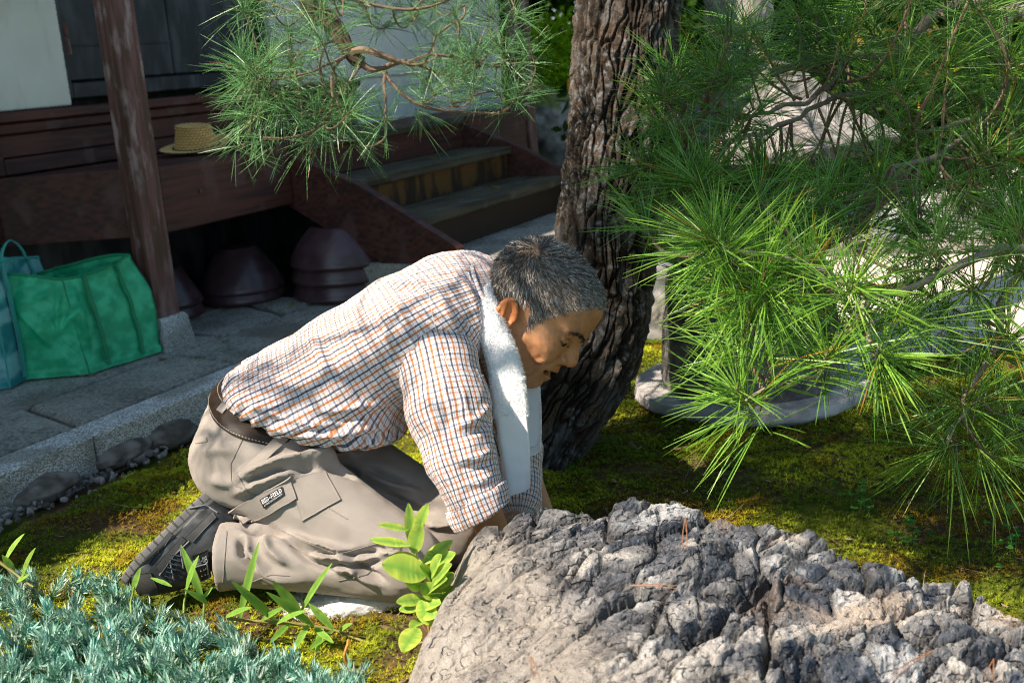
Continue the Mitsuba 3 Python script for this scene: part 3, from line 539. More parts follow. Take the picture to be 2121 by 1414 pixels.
# ================================================================== stone lantern
def lantern():
    t = thing('stone_lantern', 'old granite lantern with a round pedestal half hidden behind pine needles', 'stone lantern')
    c0 = G(1592, 850, .02); c0 = np.array([.600, 2.800, 0.0])
    def ln(name, prof, sides=40, off=(0, 0), amp=.012, seed=0, sub=3, dark=(.11, .10, .085), pale=(.36, .34, .29), yaw=0.0, **k):
        pr = np.asarray(prof, float); s = np.r_[0, np.cumsum(np.linalg.norm(np.diff(pr, axis=0), axis=1))]; u = np.linspace(0, s[-1], max(24, int(s[-1] / .006)))
        pr = np.c_[np.interp(u, s, pr[:, 0]), np.interp(u, s, pr[:, 1])]
        m = lathe(pr, 160); v = np.array(m.vertices); th = np.arctan2(v[:, 1], v[:, 0]) + yaw
        if sides < 20: v[:, :2] *= (np.cos(np.pi / sides) / np.cos((th % (2 * np.pi / sides)) - np.pi / sides))[:, None]
        n = unit(v - [0, 0, v[:, 2].mean()]); v += n * (amp * 2 * (fb(v * 16 + seed, 4, seed) - .5) + .004 * (nz(v * 110, seed) - .5))[:, None]
        v += c0 + [off[0], off[1], 0]
        return part(t, name, TM(v, m.faces), 'matte', lerp(stone_col(v, dark, pale, 40, seed), (.20, .22, .09), smooth01(.55, .7, fb(v * 9, 3, seed + 2)) * .5), True, **k)
    ln('base', [(.0, .0), (.285, .0), (.30, .012), (.292, .035), (.0, .04)], 40, (.0, -.0), .01, 1, pale=(.55, .53, .48), dark=(.30, .29, .26), label='flat pale base slab')
    ln('pedestal', [(.0, .03), (.222, .032), (.226, .06), (.215, .20), (.205, .31), (.19, .335), (0, .34)], 40, (0, 0), .008, 2, pale=(.20, .19, .165), dark=(.07, .068, .06))
    ln('platform', [(0, .338), (.17, .34), (.235, .37), (.24, .40), (.12, .412), (0, .412)], 6, (0, 0), .006, 3)
    fbx = ln('fire_box', [(0, .41), (.125, .411), (.13, .44), (.13, .55), (.12, .575), (0, .576)], 6, (0, 0), .005, 4, dark=(.05, .05, .045), pale=(.16, .15, .13))
    for k in range(3):
        an = -1.9 + k * 2.09; part(fbx, 'window', move(cbox((-.045, -.004, -.05), (.045, .004, .05), .003), rotz(an + np.pi / 2), c0 + [.126 * math.cos(an), .126 * math.sin(an), .495]), 'matte', (.008, .008, .008))
    ln('roof', [(0, .570), (.20, .572), (.315, .60), (.325, .63), (.26, .672), (.17, .725), (.10, .80), (.07, .825), (0, .83)], 6, (.045, .02), .012, 5, pale=(.40, .38, .32), dark=(.15, .145, .12), yaw=.35, label='broad weathered roof stone in dappled sun')
    ln('collar', [(0, .825), (.07, .826), (.075, .84), (.045, .856), (0, .857)], 40, (.0, .0), .004, 6, pale=(.5, .48, .42))
    ln('finial', [(0, .853), (.035, .855), (.07, .885), (.083, .925), (.078, .965), (.05, 1.005), (.012, 1.03), (0, 1.031)], 40, (-.008, .0), .006, 7, pale=(.48, .44, .39), dark=(.2, .18, .16), label='rounded stone knob on top')
lantern()

# ================================================================== pines
def bark_tube(path, rad, n_s, n_t, amp, seed, scale=1.0):
    p = spline(np.c_[path, rad], n_s); r = p[:, 3]; p = p[:, :3]; t, a, b = frames(p); th = np.linspace(0, 2 * np.pi, n_t, endpoint=False)
    s = np.r_[0, np.cumsum(np.linalg.norm(np.diff(p, axis=0), axis=1))]
    S, Th = np.meshgrid(s, th, indexing='ij'); cyl = np.stack([np.cos(Th) * r[:, None] , np.sin(Th) * r[:, None], S * .22], -1) * scale
    u2 = np.stack([Th * r.mean(), S], -1); g = np.random.default_rng(seed); L = 2 * np.pi * r.mean(); cw, ch = .017 / scale, .105 / scale
    w = np.stack([fb(cyl * [16, 16, 40], 3, seed) - .5, fb(cyl * [16, 16, 40] + 7, 3, seed + 1) - .5], -1) * [cw * 2.3, ch * 1.2]
    n = max(4, int(L * s[-1] / (cw * ch))); pt = np.c_[g.uniform(0, L, n), g.uniform(0, s[-1], n)]; pp = np.vstack([pt, pt + [L, 0], pt - [L, 0]]) / [cw, ch]
    dd, ii = cKDTree(pp).query(((u2 + w) / [cw, ch]).reshape(-1, 2), k=2); ed = (dd[:, 1] - dd[:, 0]).reshape(S.shape); hh = g.random(n)[ii[:, 0] % n].reshape(S.shape)
    groove = 1 - smooth01(.02, .24, ed); fine = fb(cyl * [70, 70, 160], 3, seed + 2); flake = np.floor(fb(cyl * [40, 40, 70], 3, seed + 3) * 9) / 9
    R = r[:, None] * (1 + .10 * (fb(cyl * 5, 2, seed + 4) - .5)) + amp * (.35 * hh - .9 * groove + 1.5 * (fine - .5) + 1.5 * (flake - .5))
    X = p[:, None] + R[..., None] * (np.cos(Th)[..., None] * a[:, None] + np.sin(Th)[..., None] * b[:, None])
    m = gridmesh(np.concatenate([X, X[:, :1]], 1)); g2 = np.c_[groove, groove[:, :1]].ravel(); f2 = np.c_[fine, fine[:, :1]].ravel(); h3 = np.c_[hh, hh[:, :1]].ravel(); v = np.array(m.vertices)
    c = lerp((.028, .021, .017), (.10, .082, .07), smooth01(.3, .7, f2 * .7 + h3 * .3)); c = lerp(c, (.095, .06, .046), smooth01(.5, .7, fb(v * 24, 3, seed + 7)) * .45); c = lerp(c, (.02, .015, .012), g2 * .9)
    c = c * (.6 + .8 * nz(v * 330, seed + 5))[:, None]; c = lerp(c, (.23, .255, .19), smooth01(.55, .62, fb(v * 110, 3, seed + 8)) * smooth01(.42, .58, fb(v * 14, 2, seed + 11)) * .55 * (1 - g2)); c = lerp(c, (.13, .13, .035), smooth01(.56, .68, fb(v * 20, 4, seed + 9)) * .55)
    return m, np.clip(c, .008, .9)
PT = lambda *q: np.array([P(*p) for p in q])
pine = thing('pine_tree', 'pine with a thick furrowed curving trunk and a limb hanging before the veranda', 'pine tree')
tp = PT((1030, 1030, 2.50), (1085, 950, 2.50), (1150, 850, 2.52), (1205, 765, 2.54), (1240, 660, 2.55), (1252, 560, 2.55), (1258, 450, 2.55), (1278, 300, 2.56), (1290, 150, 2.57), (1300, 0, 2.57), (1306, -200, 2.58), (1290, -600, 2.62), (1240, -1200, 2.75))
_m, _c = bark_tube(tp, [.110, .108, .108, .110, .110, .110, .110, .111, .114, .116, .113, .10, .08], 760, 380, .0115, 61)
part(pine, 'trunk', _m, 'matte', _c, False)
def twig(path, r0, r1, n=None, sides=6, seed=0, kink=.004):
    n = n or max(8, 4 * len(path)); p = spline(path, n); rg = np.random.default_rng(seed)
    nc = max(4, n // 5); xs_ = np.linspace(0, 1, nc); nzs = rg.normal(0, kink * 1.6, (nc, 3)); p = p + np.stack([np.interp(np.linspace(0, 1, n), xs_, nzs[:, k]) for k in range(3)], 1) * np.sin(np.linspace(0, np.pi, n))[:, None]
    r = np.linspace(r0, r1, n) * (1 + .12 * rg.normal(0, 1, n).clip(-1, 1.5)); return tube(p, r, sides)
def needles(centres, axes, count, length, width, rg, col0, col1, spread=(.25, 1.75), droop=.12, base_len=.055):
    """One mesh of needle tufts: per tuft 'count' needles fanning out round its axis."""
    V, C = [], []
    for c, ax, n, L in zip(centres, axes, count, length):
        ax = unit(ax); e = unit(np.cross(ax, [.3, .2, .9])); g = np.cross(ax, e)
        k2 = (n + 1) // 2; n = 2 * k2; th = np.repeat(spread[0] + (spread[1] - spread[0]) * rg.random(k2)**.8, 2); ph = np.repeat(rg.uniform(0, 2 * np.pi, k2), 2)
        d = unit(np.cos(th)[:, None] * ax + np.sin(th)[:, None] * (np.cos(ph)[:, None] * e + np.sin(ph)[:, None] * g) + rg.normal(0, .045, (n, 3)))
        ll = L * np.repeat(rg.uniform(.6, 1.1, k2), 2) * rg.uniform(.94, 1.04, n); st = c - ax * (base_len * np.repeat(rg.random(k2), 2))[:, None] * (th / 1.7)[:, None] + d * .003
        side = unit(np.cross(d, rand_dirs(rg, n))); t = np.array([0, .35, .7, 1.0]); bow = rg.normal(0, .09, (n, 1)) * side
        sag = np.array([0, 0, -1.0]) * (droop * rg.uniform(.3, 1.6, n))[:, None] + bow
        c3 = st[:, None] + d[:, None] * (ll[:, None] * t)[..., None] + sag[:, None] * (ll[:, None] * t**2)[..., None]
        w = width * np.array([.8, 1.0, .9, .15]) * .5; nn = np.cross(side, d)
        a0, a1, a2 = side, -.5 * side + .87 * nn, -.5 * side - .87 * nn
        v = np.stack([c3 + a[:, None] * w[None, :, None] for a in (a0, a1, a2)], 2)            # n, 4, 3 corners, xyz
        V.append(v.reshape(-1, 3)); k = rg.random((n, 1)); hue = rg.normal(0, .10, n); mixc = lerp(col0, col1, np.clip(k[:, 0] + hue, 0, 1)); dead = rg.random(n) < .015; mixc[dead] = (.30, .15, .04)
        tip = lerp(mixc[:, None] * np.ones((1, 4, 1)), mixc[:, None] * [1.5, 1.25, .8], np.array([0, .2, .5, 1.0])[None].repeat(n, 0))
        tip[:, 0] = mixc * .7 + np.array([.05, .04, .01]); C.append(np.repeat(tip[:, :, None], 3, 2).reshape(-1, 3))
    V, C = np.vstack(V), np.vstack(C); n = len(V) // 12; f = []
    for s in range(3):
        for k in range(3): a, b, c_, d_ = s * 3 + k, s * 3 + (k + 1) % 3, s * 3 + 3 + (k + 1) % 3, s * 3 + 3 + k; f += [[a, b, c_], [a, c_, d_]]
    return TM(V, (np.array(f)[None] + (np.arange(n) * 12)[:, None, None]).reshape(-1, 3)), C
def foliage(tree, limb_key, limbs, tufts, rg, L, count, width, c0, c1, stem=.05, stem_r=.0028, pull=.55, upward=.5, droop=.12, bark=(.20, .14, .095), wax='needle_wax', **k):
    """tufts: world points; each gets a twig back to the nearest limb point and its own needles as a part of the limb."""
    pts = np.vstack([spline(l, 30) for l in limbs]); tr = cKDTree(pts)
    for i, c in enumerate(np.asarray(tufts)):
        j = tr.query(c, k=6)[1][rg.integers(0, 6)]; b = pts[j]; dv = b - c; dist = np.linalg.norm(dv)
        mid = c + dv * .45 + np.array([0, 0, -.18 * dist]) + rg.normal(0, .06 * dist + .002, 3); ax = unit(-(mid - c)) * (1 - upward) + np.array([0, 0, upward]) + rg.normal(0, .18, 3)
        tw = part(limb_key, 'twig', twig(np.array([b, mid, c]), stem_r * (1.0 + min(1, dist * 3)), stem_r * .8, 10, 5, i, .001 + .004 * dist), 'matte', np.array(bark) * rg.uniform(.7, 1.3))
        m, col = needles([c], [ax], [int(count * rg.uniform(.75, 1.25))], [L * rg.uniform(.85, 1.12)], width, rg, c0, c1, droop=droop, **k)
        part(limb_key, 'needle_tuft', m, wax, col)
def inside(poly, n, d0, d1, rg, rmin=0):
    pg = Polygon(poly); x0, y0, x1, y1 = pg.bounds; out = []
    while len(out) < n:
        u, v = rg.uniform(x0, x1), rg.uniform(y0, y1)
        if contains_xy(pg, u, v): out.append(P(u, v, rg.uniform(d0, d1)))
    return out
rg = np.random.default_rng(77)
# the limb in front of the veranda
D = 2.42
limbL = part(pine, 'limb', bark_tube(PT((1290, -620, 2.6), (1050, -520, 2.55), (780, -300, 2.45), (655, -60, D), (640, 0, D), (678, 42, D), (712, 88, D), (730, 118, D), (750, 132, D)), [.05, .042, .034, .026, .024, .021, .018, .016, .013], 160, 40, .004, 66, 1.6)[0], 'matte', (.11, .08, .055), True, label='dark limb coming down in front of the veranda')
tw_paths = [PT((728, 112, D), (765, 108, D - .03), (800, 120, D - .03), (850, 132, D - .02), (905, 118, D)), PT((745, 128, D), (790, 145, D), (840, 130, D), (900, 148, D + .02), (970, 150, D + .05)), PT((845, 130, D - .02), (880, 120, D), (960, 124, D + .03), (1035, 140, D + .06)),
            PT((790, 145, D), (830, 190, D - .02), (870, 212, D - .02), (930, 224, D), (990, 234, D + .02), (1030, 232, D + .02), (1068, 204, D + .02)), PT((800, 150, D), (796, 200, D - .04), (800, 240, D - .06), (796, 285, D - .08), (770, 304, D - .08), (745, 300, D - .08)),
            PT((720, 100, D), (670, 92, D + .04), (630, 112, D + .06), (560, 122, D + .08), (512, 140, D + .1)), PT((725, 110, D), (690, 130, D - .04), (660, 150, D - .06), (610, 160, D - .08), (560, 165, D - .1), (520, 170, D - .1)),
            PT((720, 115, D), (690, 165, D - .06), (690, 215, D - .1), (660, 260, D - .12), (600, 285, D - .14), (545, 285, D - .15)), PT((745, 130, D), (728, 165, D - .02), (705, 200, D - .03), (712, 250, D - .05), (700, 290, D - .06)), PT((700, 70, D), (660, 40, D + .03), (600, 20, D + .05), (520, -10, D + .06)), PT((905, 118, D), (920, 60, D), (950, 42, D), (960, 10, D + .02)), PT((970, 150, D + .05), (1010, 115, D + .08), (1045, 80, D + .1)), PT((930, 222, D), (985, 195, D + .04), (1035, 190, D + .06)), PT((640, 0, D), (760, 10, D), (850, 20, D), (960, -20, D), (1050, -30, D))]
for i, p in enumerate(tw_paths): part(limbL, 'twig', twig(p, [.009, .008, .0045, .004, .004, .004, .0035, .0035, .003, .004, .003, .003, .003, .004][i], .002, None, 7, i, .004), 'matte', np.array((.21, .15, .10)) * rg.uniform(.8, 1.2))
hand = [(855, 29), (801, 58), (994, 92), (950, 44), (1049, 78), (981, 183), (1035, 190), (1069, 204), (937, 166), (587, 217), (679, 261), (743, 290), (794, 244), (893, 183), (509, 139), (546, 221), (584, 210), (540, 285), (560, 119), (628, 299), (515, 165), (500, 185), (500, 150), (520, 255), (500, 300), (1010, 30), (1060, 20), (1085, 130), (905, 70), (880, 210), (560, 20), (520, -10), (500, 10), (640, 40), (690, -5), (600, 70)]
tL = [P(u, v, D + rg.uniform(-.14, .12)) for u, v in hand] + inside([(490, 110), (560, 60), (720, 60), (740, 240), (690, 275), (540, 275), (490, 230)], 24, D - .2, D + .15, rg) + inside([(740, 0), (1080, -20), (1100, 100), (1060, 215), (900, 215), (760, 100)], 14, D - .1, D + .15, rg) + inside([(480, -40), (1050, -60), (1050, 20), (480, 25)], 12, D - .1, D + .15, rg)
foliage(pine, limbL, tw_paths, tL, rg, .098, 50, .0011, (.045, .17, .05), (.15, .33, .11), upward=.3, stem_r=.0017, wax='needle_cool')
# a second pine whose boughs come in from the right
pin2 = thing('pine_tree', 'long-needled pine reaching in from the right in front of the stone lantern', 'pine tree')
part(pin2, 'trunk', bark_tube(np.array([[2.2, 2.5, -.1], [2.15, 2.45, .5], [2.0, 2.4, 1.2], [1.8, 2.3, 2.0], [1.5, 2.1, 2.8]]), [.12, .11, .10, .085, .06], 200, 90, .012, 63)[0], 'matte', (.16, .11, .08), True)
limbs = [PT((2900, -150, 2.6), (2400, -60, 2.4), (2100, 15, 2.3), (1985, 8, 2.28), (1930, 40, 2.26), (1900, 80, 2.25), (1860, 110, 2.25), (1750, 118, 2.25), (1650, 135, 2.22), (1600, 152, 2.2)), PT((2110, 0, 2.3), (2085, 50, 2.28), (2075, 110, 2.25), (2078, 200, 2.2), (2040, 260, 2.15), (1980, 300, 2.1), (1900, 335, 2.05), (1850, 345, 2.0)),
         PT((1745, 118, 2.25), (1740, 155, 2.22), (1700, 195, 2.2), (1640, 210, 2.18), (1560, 240, 2.15), (1480, 235, 2.1), (1420, 215, 2.1)), PT((1800, 200, 2.3), (1730, 205, 2.25), (1660, 245, 2.2), (1590, 265, 2.15), (1500, 290, 2.1), (1420, 270, 2.1)), PT((2700, 500, 1.9), (2400, 480, 1.8), (2150, 520, 1.75), (1960, 560, 1.7), (1850, 600, 1.65), (1780, 600, 1.62), (1700, 560, 1.62), (1590, 530, 1.62), (1485, 510, 1.62)),
         PT((1800, 605, 1.64), (1795, 650, 1.62), (1810, 700, 1.6), (1828, 728, 1.58)), PT((1800, 620, 1.64), (1760, 690, 1.64), (1715, 726, 1.62), (1660, 785, 1.62), (1600, 805, 1.62), (1545, 830, 1.6)), PT((2150, 520, 1.75), (2080, 640, 1.75), (2040, 760, 1.75), (1990, 850, 1.72), (1960, 920, 1.7)), PT((2500, 250, 2.3), (2200, 260, 2.2), (2050, 240, 2.2), (1930, 270, 2.15), (1890, 270, 2.1))]
lk = []
for i, (p, r) in enumerate(zip(limbs, (.016, .008, .005, .005, .008, .004, .004, .006, .008))): lk.append(part(pin2, 'limb', twig(p, r * 1.25, r * .45, 60, 9, 90 + i, .005), 'matte', np.array((.27, .22, .17)) * (.8 + .05 * i), True))
fgt = [(1485, 498), (1772, 591), (1586, 621), (1551, 646), (1715, 726), (1826, 732), (1543, 831), (1526, 804), (1690, 554), (1640, 560), (1600, 540), (1860, 650)]
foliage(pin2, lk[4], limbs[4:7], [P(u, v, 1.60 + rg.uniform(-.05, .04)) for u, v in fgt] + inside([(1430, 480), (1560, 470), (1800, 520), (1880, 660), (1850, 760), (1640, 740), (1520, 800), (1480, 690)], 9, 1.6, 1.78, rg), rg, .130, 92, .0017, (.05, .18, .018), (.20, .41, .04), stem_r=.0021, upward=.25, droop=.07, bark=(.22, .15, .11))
rt = [(1924, 521), (1936, 660), (2059, 738), (1957, 930), (1990, 830), (2100, 860), (2090, 690), (2010, 600), (2120, 560), (2060, 950)]
foliage(pin2, lk[7], [limbs[7], limbs[4]], [P(u, v, 1.74 + rg.uniform(-.06, .08)) for u, v in rt] + inside([(1900, 560), (2140, 520), (2140, 900), (1960, 900), (1900, 760)], 5, 1.72, 1.95, rg), rg, .135, 70, .0017, (.04, .13, .02), (.13, .28, .035), stem_r=.0021, upward=.1, droop=.1)
bk = [(1509, 155), (1587, 292), (1896, 268), (1962, 126), (2070, 143), (1978, 408), (1764, 99), (1485, 316), (1397, 209), (1333, 341), (1365, 170), (1402, 270), (1690, 30), (1800, 60), (1850, 180), (1650, 80)]
_far = lambda c: not (1420 < proj(c)[0] < 1880 and 160 < proj(c)[1] < 340) or math.sin(c[0] * 997 + c[2] * 571) > .3
tb = [P(u, v, rg.uniform(2.0, 2.3)) for u, v in bk] + [c for c in inside([(1290, 230), (1420, 120), (1600, 0), (1900, -40), (2160, -40), (2160, 480), (1900, 470), (1500, 470), (1330, 430)], 122, 1.95, 2.45, rg) if _far(c)]
foliage(pin2, lk[0], limbs[:4] + [limbs[8]], tb, rg, .122, 58, .0015, (.025, .095, .016), (.10, .26, .035), stem_r=.0021, upward=.3, droop=.1)  # darker needles than in front: upper-right shade put into their colour
tm = inside([(1300, 380), (1450, 330), (2140, 380), (2150, 530), (1850, 510), (1420, 560), (1280, 480)], 40, 1.8, 2.2, rg)
foliage(pin2, lk[8], [limbs[8], limbs[1], limbs[4]], tm, rg, .122, 60, .0016, (.04, .14, .02), (.14, .34, .045), stem_r=.0021, upward=.3, droop=.1)

# unseen boughs added overhead, set along the sun to throw dappled shade
ov = [np.array([[2.0, 2.4, 1.2], [1.4, 1.9, 1.75], [.6, 1.4, 1.85], [-.1, 1.3, 1.85], [-.6, 1.3, 1.85], [-1.5, 1.2, 1.75]]), np.array([[1.5, 2.1, 2.8], [.9, 1.6, 2.2], [.3, 1.0, 2.0], [-.3, .75, 1.9]]), np.array([[1.4, 1.9, 1.75], [.9, 1.3, 1.8], [.4, .85, 1.75], [0, .7, 1.7]])]
ok_ = [part(pin2, 'limb', twig(p, .03, .009, 40, 8, 200 + i, .008), 'matte', (.2, .15, .1), True) for i, p in enumerate(ov)]
ro = np.random.default_rng(303); oc = []
def over_man(p): q = p - SUN / SUN[2] * (p[2] - .42); return -.62 < q[0] < .16 and 1.70 < q[1] < 2.22
while len(oc) < 300:
    p = np.array([ro.uniform(-1.0, .2), ro.uniform(1.15, 1.88), ro.uniform(1.6, 2.05)])
    if fb(p * [3.2, 3.2, 1.5] + 5, 2, 3) > .44 and not over_man(p): oc.append(p)
while len(oc) < 308:
    p = np.array([ro.uniform(-1.7, -.95), ro.uniform(1.0, 1.6), ro.uniform(1.5, 1.9)])
    if fb(p * [4, 4, 1.5] + 2, 2, 5) > .54 and np.linalg.norm((p - SUN / SUN[2] * (p[2] - .45))[:2] - [.0, 2.0]) > .24: oc.append(p)
foliage(pin2, ok_[0], ov, oc, ro, .125, 64, .0021, (.03, .105, .018), (.10, .25, .035), stem_r=.0021, upward=.3, droop=.1)

# ================================================================== shrubs and rocks behind
def shrub(name, label, c, r, n, size, cols, seed, yellow=0.0, group=None, stem=True):
    t = thing(name, label, 'shrub', group); g = np.random.default_rng(seed); d = rand_dirs(g, n); rad = g.random(n)**.45
    p = d * rad[:, None] * (1 + .5 * (fb(d * 2.2 + seed, 3, seed) - .5))[:, None] * np.asarray(r) + np.asarray(c); p = p[p[:, 2] > .02]; n = len(p)
    dr = unit(d[:n] + rand_dirs(g, n) * .9 + [0, 0, -.2]); sd = unit(np.cross(dr, rand_dirs(g, n)))
    v, f, k = leaf_blades(p, dr, sd, size * g.uniform(.6, 1.3, n), size * .5 * g.uniform(.7, 1.2, n), g.uniform(0, .3, n), 2, 'oval')
    col = lerp(cols[0], cols[1], g.random(n)); y = g.random(n) < yellow; col[y] = np.array([.62, .36, .03]) * g.uniform(.6, 1.1, (y.sum(), 1))
    part(t, 'foliage', TM(v, f), 'leaf', np.repeat(col, k, 0))
    for i in range(5):
        e = np.asarray(c) + np.asarray(r) * unit(g.normal(size=3)) * .7; b = np.array([c[0] + g.normal(0, .05), c[1] + g.normal(0, .05), -.05]); part(t, 'stem', twig(np.array([b, (b + e) / 2 + g.normal(0, .04, 3), e]), .018, .005, 8, 5, i), 'matte', (.09, .065, .045))
    return t
dk = ((.012, .035, .012), (.04, .09, .025))
shrub('leafy_shrub', 'bright yellow-green leafy shrub catching the sun between the veranda corner and the pine trunk', P(1140, 100, 7.0) + [0, .1, -.15], (.32, .3, .38), 2600, .05, ((.16, .36, .01), (.36, .55, .03)), 1)
shrub('camellia_shrub', 'dark glossy-leaved shrub just right of the pine trunk behind the lantern knob', np.array([.95, 5.1, .6]), (.62, .5, .75), 4200, .07, dk, 2, .012)
shrub('camellia_shrub', 'dark glossy shrub with a few yellow leaves behind the middle of the right-hand pine', np.array([1.85, 4.95, .65]), (.6, .5, .75), 4200, .07, ((.012, .04, .022), (.05, .12, .05)), 3, .04)
shrub('camellia_shrub', 'dark shrub with scattered yellow leaves at the far right edge', np.array([2.7, 4.9, .65]), (.6, .5, .8), 4200, .07, ((.014, .045, .016), (.07, .13, .03)), 4, .07)
for i, x in enumerate((-.2, 1.2, 2.6, 4.0, 5.4)):
    shrub('hedge_shrub', ['dark hedge bush far behind the veranda corner', 'dark hedge bush behind the pine trunk', 'dark hedge bush far behind the lantern', 'dark hedge bush behind the upper right boughs', 'dark hedge bush beyond the right edge'][i], np.array([x + .5, 8.4 + .3 * math.sin(i * 2), 1.0]), (1.15, .8, 1.5), 5200, .12, dk, 30 + i, 0, 'hedge bushes at the back')
for u, v, d, r, l, s in [(1148, 300, 6.2, (.26, .22, .30), 'mossy sunlit boulder left of the pine trunk behind the steps', 5), (1370, 640, 3.6, (.13, .12, .15), 'bluish grey boulder between the pine trunk and the lantern', 6), (1960, 470, 4.6, (.30, .2, .16), 'dark boulder at the back of the sunlit sand', 7)]:
    m = boulder(P(u, v, d), r, s, .3, 5, 1.4); vv = np.array(m.vertices); c = lerp(stone_col(vv, (.12, .12, .11), (.42, .40, .35), 22, s), (.16, .22, .03), smooth01(.5, .62, fb(vv * 6, 4, s)) * (.8 if s == 5 else .35)); single('boulder', l, 'rock', m, 'matte', c, True)

# ================================================================== the kneeling man
man = thing('person', 'grey-haired man in a checked shirt and khaki trousers kneeling bent over behind the rock', 'person')
CAMX, CAMY, CAMZ = RM[:, 0], RM[:, 1], RM[:, 2]        # right, down, away in the world
LAT = unit(np.array([.05, 1.0, 0]))                    # across the body, from his right side to his left
def cast(mesh, uv, off=0.0, dflt=None):
    """Points of the mesh that the photograph would show at these pixels, lifted off along the normals."""
    uv = np.asarray(uv, float); d = (np.c_[(uv - [CX, CY]) / F, np.ones(len(uv))]) @ RM.T
    loc, ir, it = mesh.ray.intersects_location(np.tile(EYE, (len(uv), 1)), d, multiple_hits=False)
    out, nn = np.full((len(uv), 3), np.nan), np.zeros((len(uv), 3)); out[ir] = loc; n = vnorm(mesh); nn[ir] = unit(n[mesh.faces[it]].mean(1))
    bad = np.isnan(out[:, 0])
    if bad.any() and (~bad).any():
        j = cKDTree(uv[~bad]).query(uv[bad])[1]; dep = proj(out[~bad][j])[:, 2]; out[bad] = EYE + d[bad] * dep[:, None]; nn[bad] = nn[~bad][j]
    elif bad.any():
        pv = proj(np.array(mesh.vertices)); j = cKDTree(pv[:, :2]).query(uv)[1]; out, nn = np.array(mesh.vertices)[j], n[j]
    return out + nn * off, nn
def smoothgrid(X, k=2):
    for _ in range(k):
        Y = X.copy(); Y[1:-1] = .25 * X[:-2] + .5 * X[1:-1] + .25 * X[2:]; X = Y.copy(); X[:, 1:-1] = .25 * Y[:, :-2] + .5 * Y[:, 1:-1] + .25 * Y[:, 2:]
    return X
def drape(mesh, quad, n, m, off, thick, k=3):
    """A patch of cloth on the mesh whose corners (top left, top right, bottom right, bottom left) show at these pixels."""
    q = np.asarray(quad, float); s, t = np.meshgrid(np.linspace(0, 1, n), np.linspace(0, 1, m), indexing='ij'); s, t = s[..., None], t[..., None]
    uv = (1 - s) * (1 - t) * q[0] + (1 - s) * t * q[1] + s * t * q[2] + s * (1 - t) * q[3]
    X, N = cast(mesh, uv.reshape(-1, 2), off); X = smoothgrid(X.reshape(n, m, 3), k)
    if np.mean(np.cross(X[1, 0] - X[0, 0], X[0, 1] - X[0, 0]) * N.mean(0)) < 0: X = X[:, ::-1]
    return solid_sheet(X, thick)
def seam(mesh, line, r=.0011, off=.0006, n=40):
    q = np.asarray(line, float); s = np.r_[0, np.cumsum(np.linalg.norm(np.diff(q, axis=0), axis=1))]; u = np.linspace(0, s[-1], n)
    X, _ = cast(mesh, np.c_[np.interp(u, s, q[:, 0]), np.interp(u, s, q[:, 1])], off)
    return tube(smoothgrid(X[:, None].repeat(3, 1), 2)[:, 1], r, 5)
def chain(p, js, rs, k=.03):
    d = None
    for i in range(len(js) - 1):
        e = rcone(p, js[i], js[i + 1], rs[i], rs[i + 1]); d = e if d is None else smin(d, e, k)
    return d
def plane_px(a, b):                                     # plane through two points that contains LAT; normal towards upper right
    pa, pb = P(*a), P(*b); n = unit(np.cross(pb - pa, LAT)); return pa, (n if n @ (CAMX * .5 - CAMY) > 0 else -n)

# ---- trousers
HN, KN, AN = P(530, 955, 1.98), P(838, 1160, 1.885), P(500, 1150, 1.925)
HF = HN + LAT * .20; KF = G(930, 1118, .075) + [0, .05, 0]; AF = KF + np.array([-.30, .10, .0])
PEL = P(505, 905, 2.06)
BELT_P, BELT_N = plane_px((464, 805, 2.04), (650, 893, 1.965))
def pelvis_sdf(p):
    q = p - PEL; sq = p - np.outer(q @ LAT, LAT) * .42
    return smin(rcone(sq, P(500, 930, 2.07), P(545, 868, 2.07), .082, .088), rcone(sq, P(545, 872, 2.07), P(610, 840, 2.07), .088, .088), .03)
def trousers_sdf(p):
    pel = smax(pelvis_sdf(p), (p - BELT_P) @ BELT_N - .012, .004)
    low = smin(rcone(p, P(833, 1172, 1.885), AN, .060, .050), rcone(p, P(520, 1150, 1.92), P(440, 1155, 1.925), .050, .060), .012)
    near = smin(smax(rcone(p, HN, KN, .084, .062), (p - BELT_P) @ BELT_N - .014, .006), smax(low, -((p - P(458, 1160, 1.925)) @ CAMX), .003), .018)
    far = smin(rcone(p, HF, KF, .092, .066), rcone(p, KF + [0, 0, -.005], AF, .062, .052), .02)
    d = smin(smin(pel, near, .045), smin(pel, far, .045), .012)
    return d
_m = mesh_sdf(trousers_sdf, [-.75, 1.55, -.06], [.08, 2.35, .50], .0042); _m = taubin(_m, 4)
v = np.array(_m.vertices); n = vnorm(_m)
dirn = unit(KN - HN); al = (v - HN) @ dirn; cr = v - HN - np.outer(al, dirn)
wr = fb(np.c_[al * 7, cr[:, 2] * 26, cr[:, 1] * 16], 3, 7) - .5
v = v + n * (.011 * wr + .004 * (fb(v * 30, 3, 9) - .5))[:, None]; _m = TM(v, _m.faces)
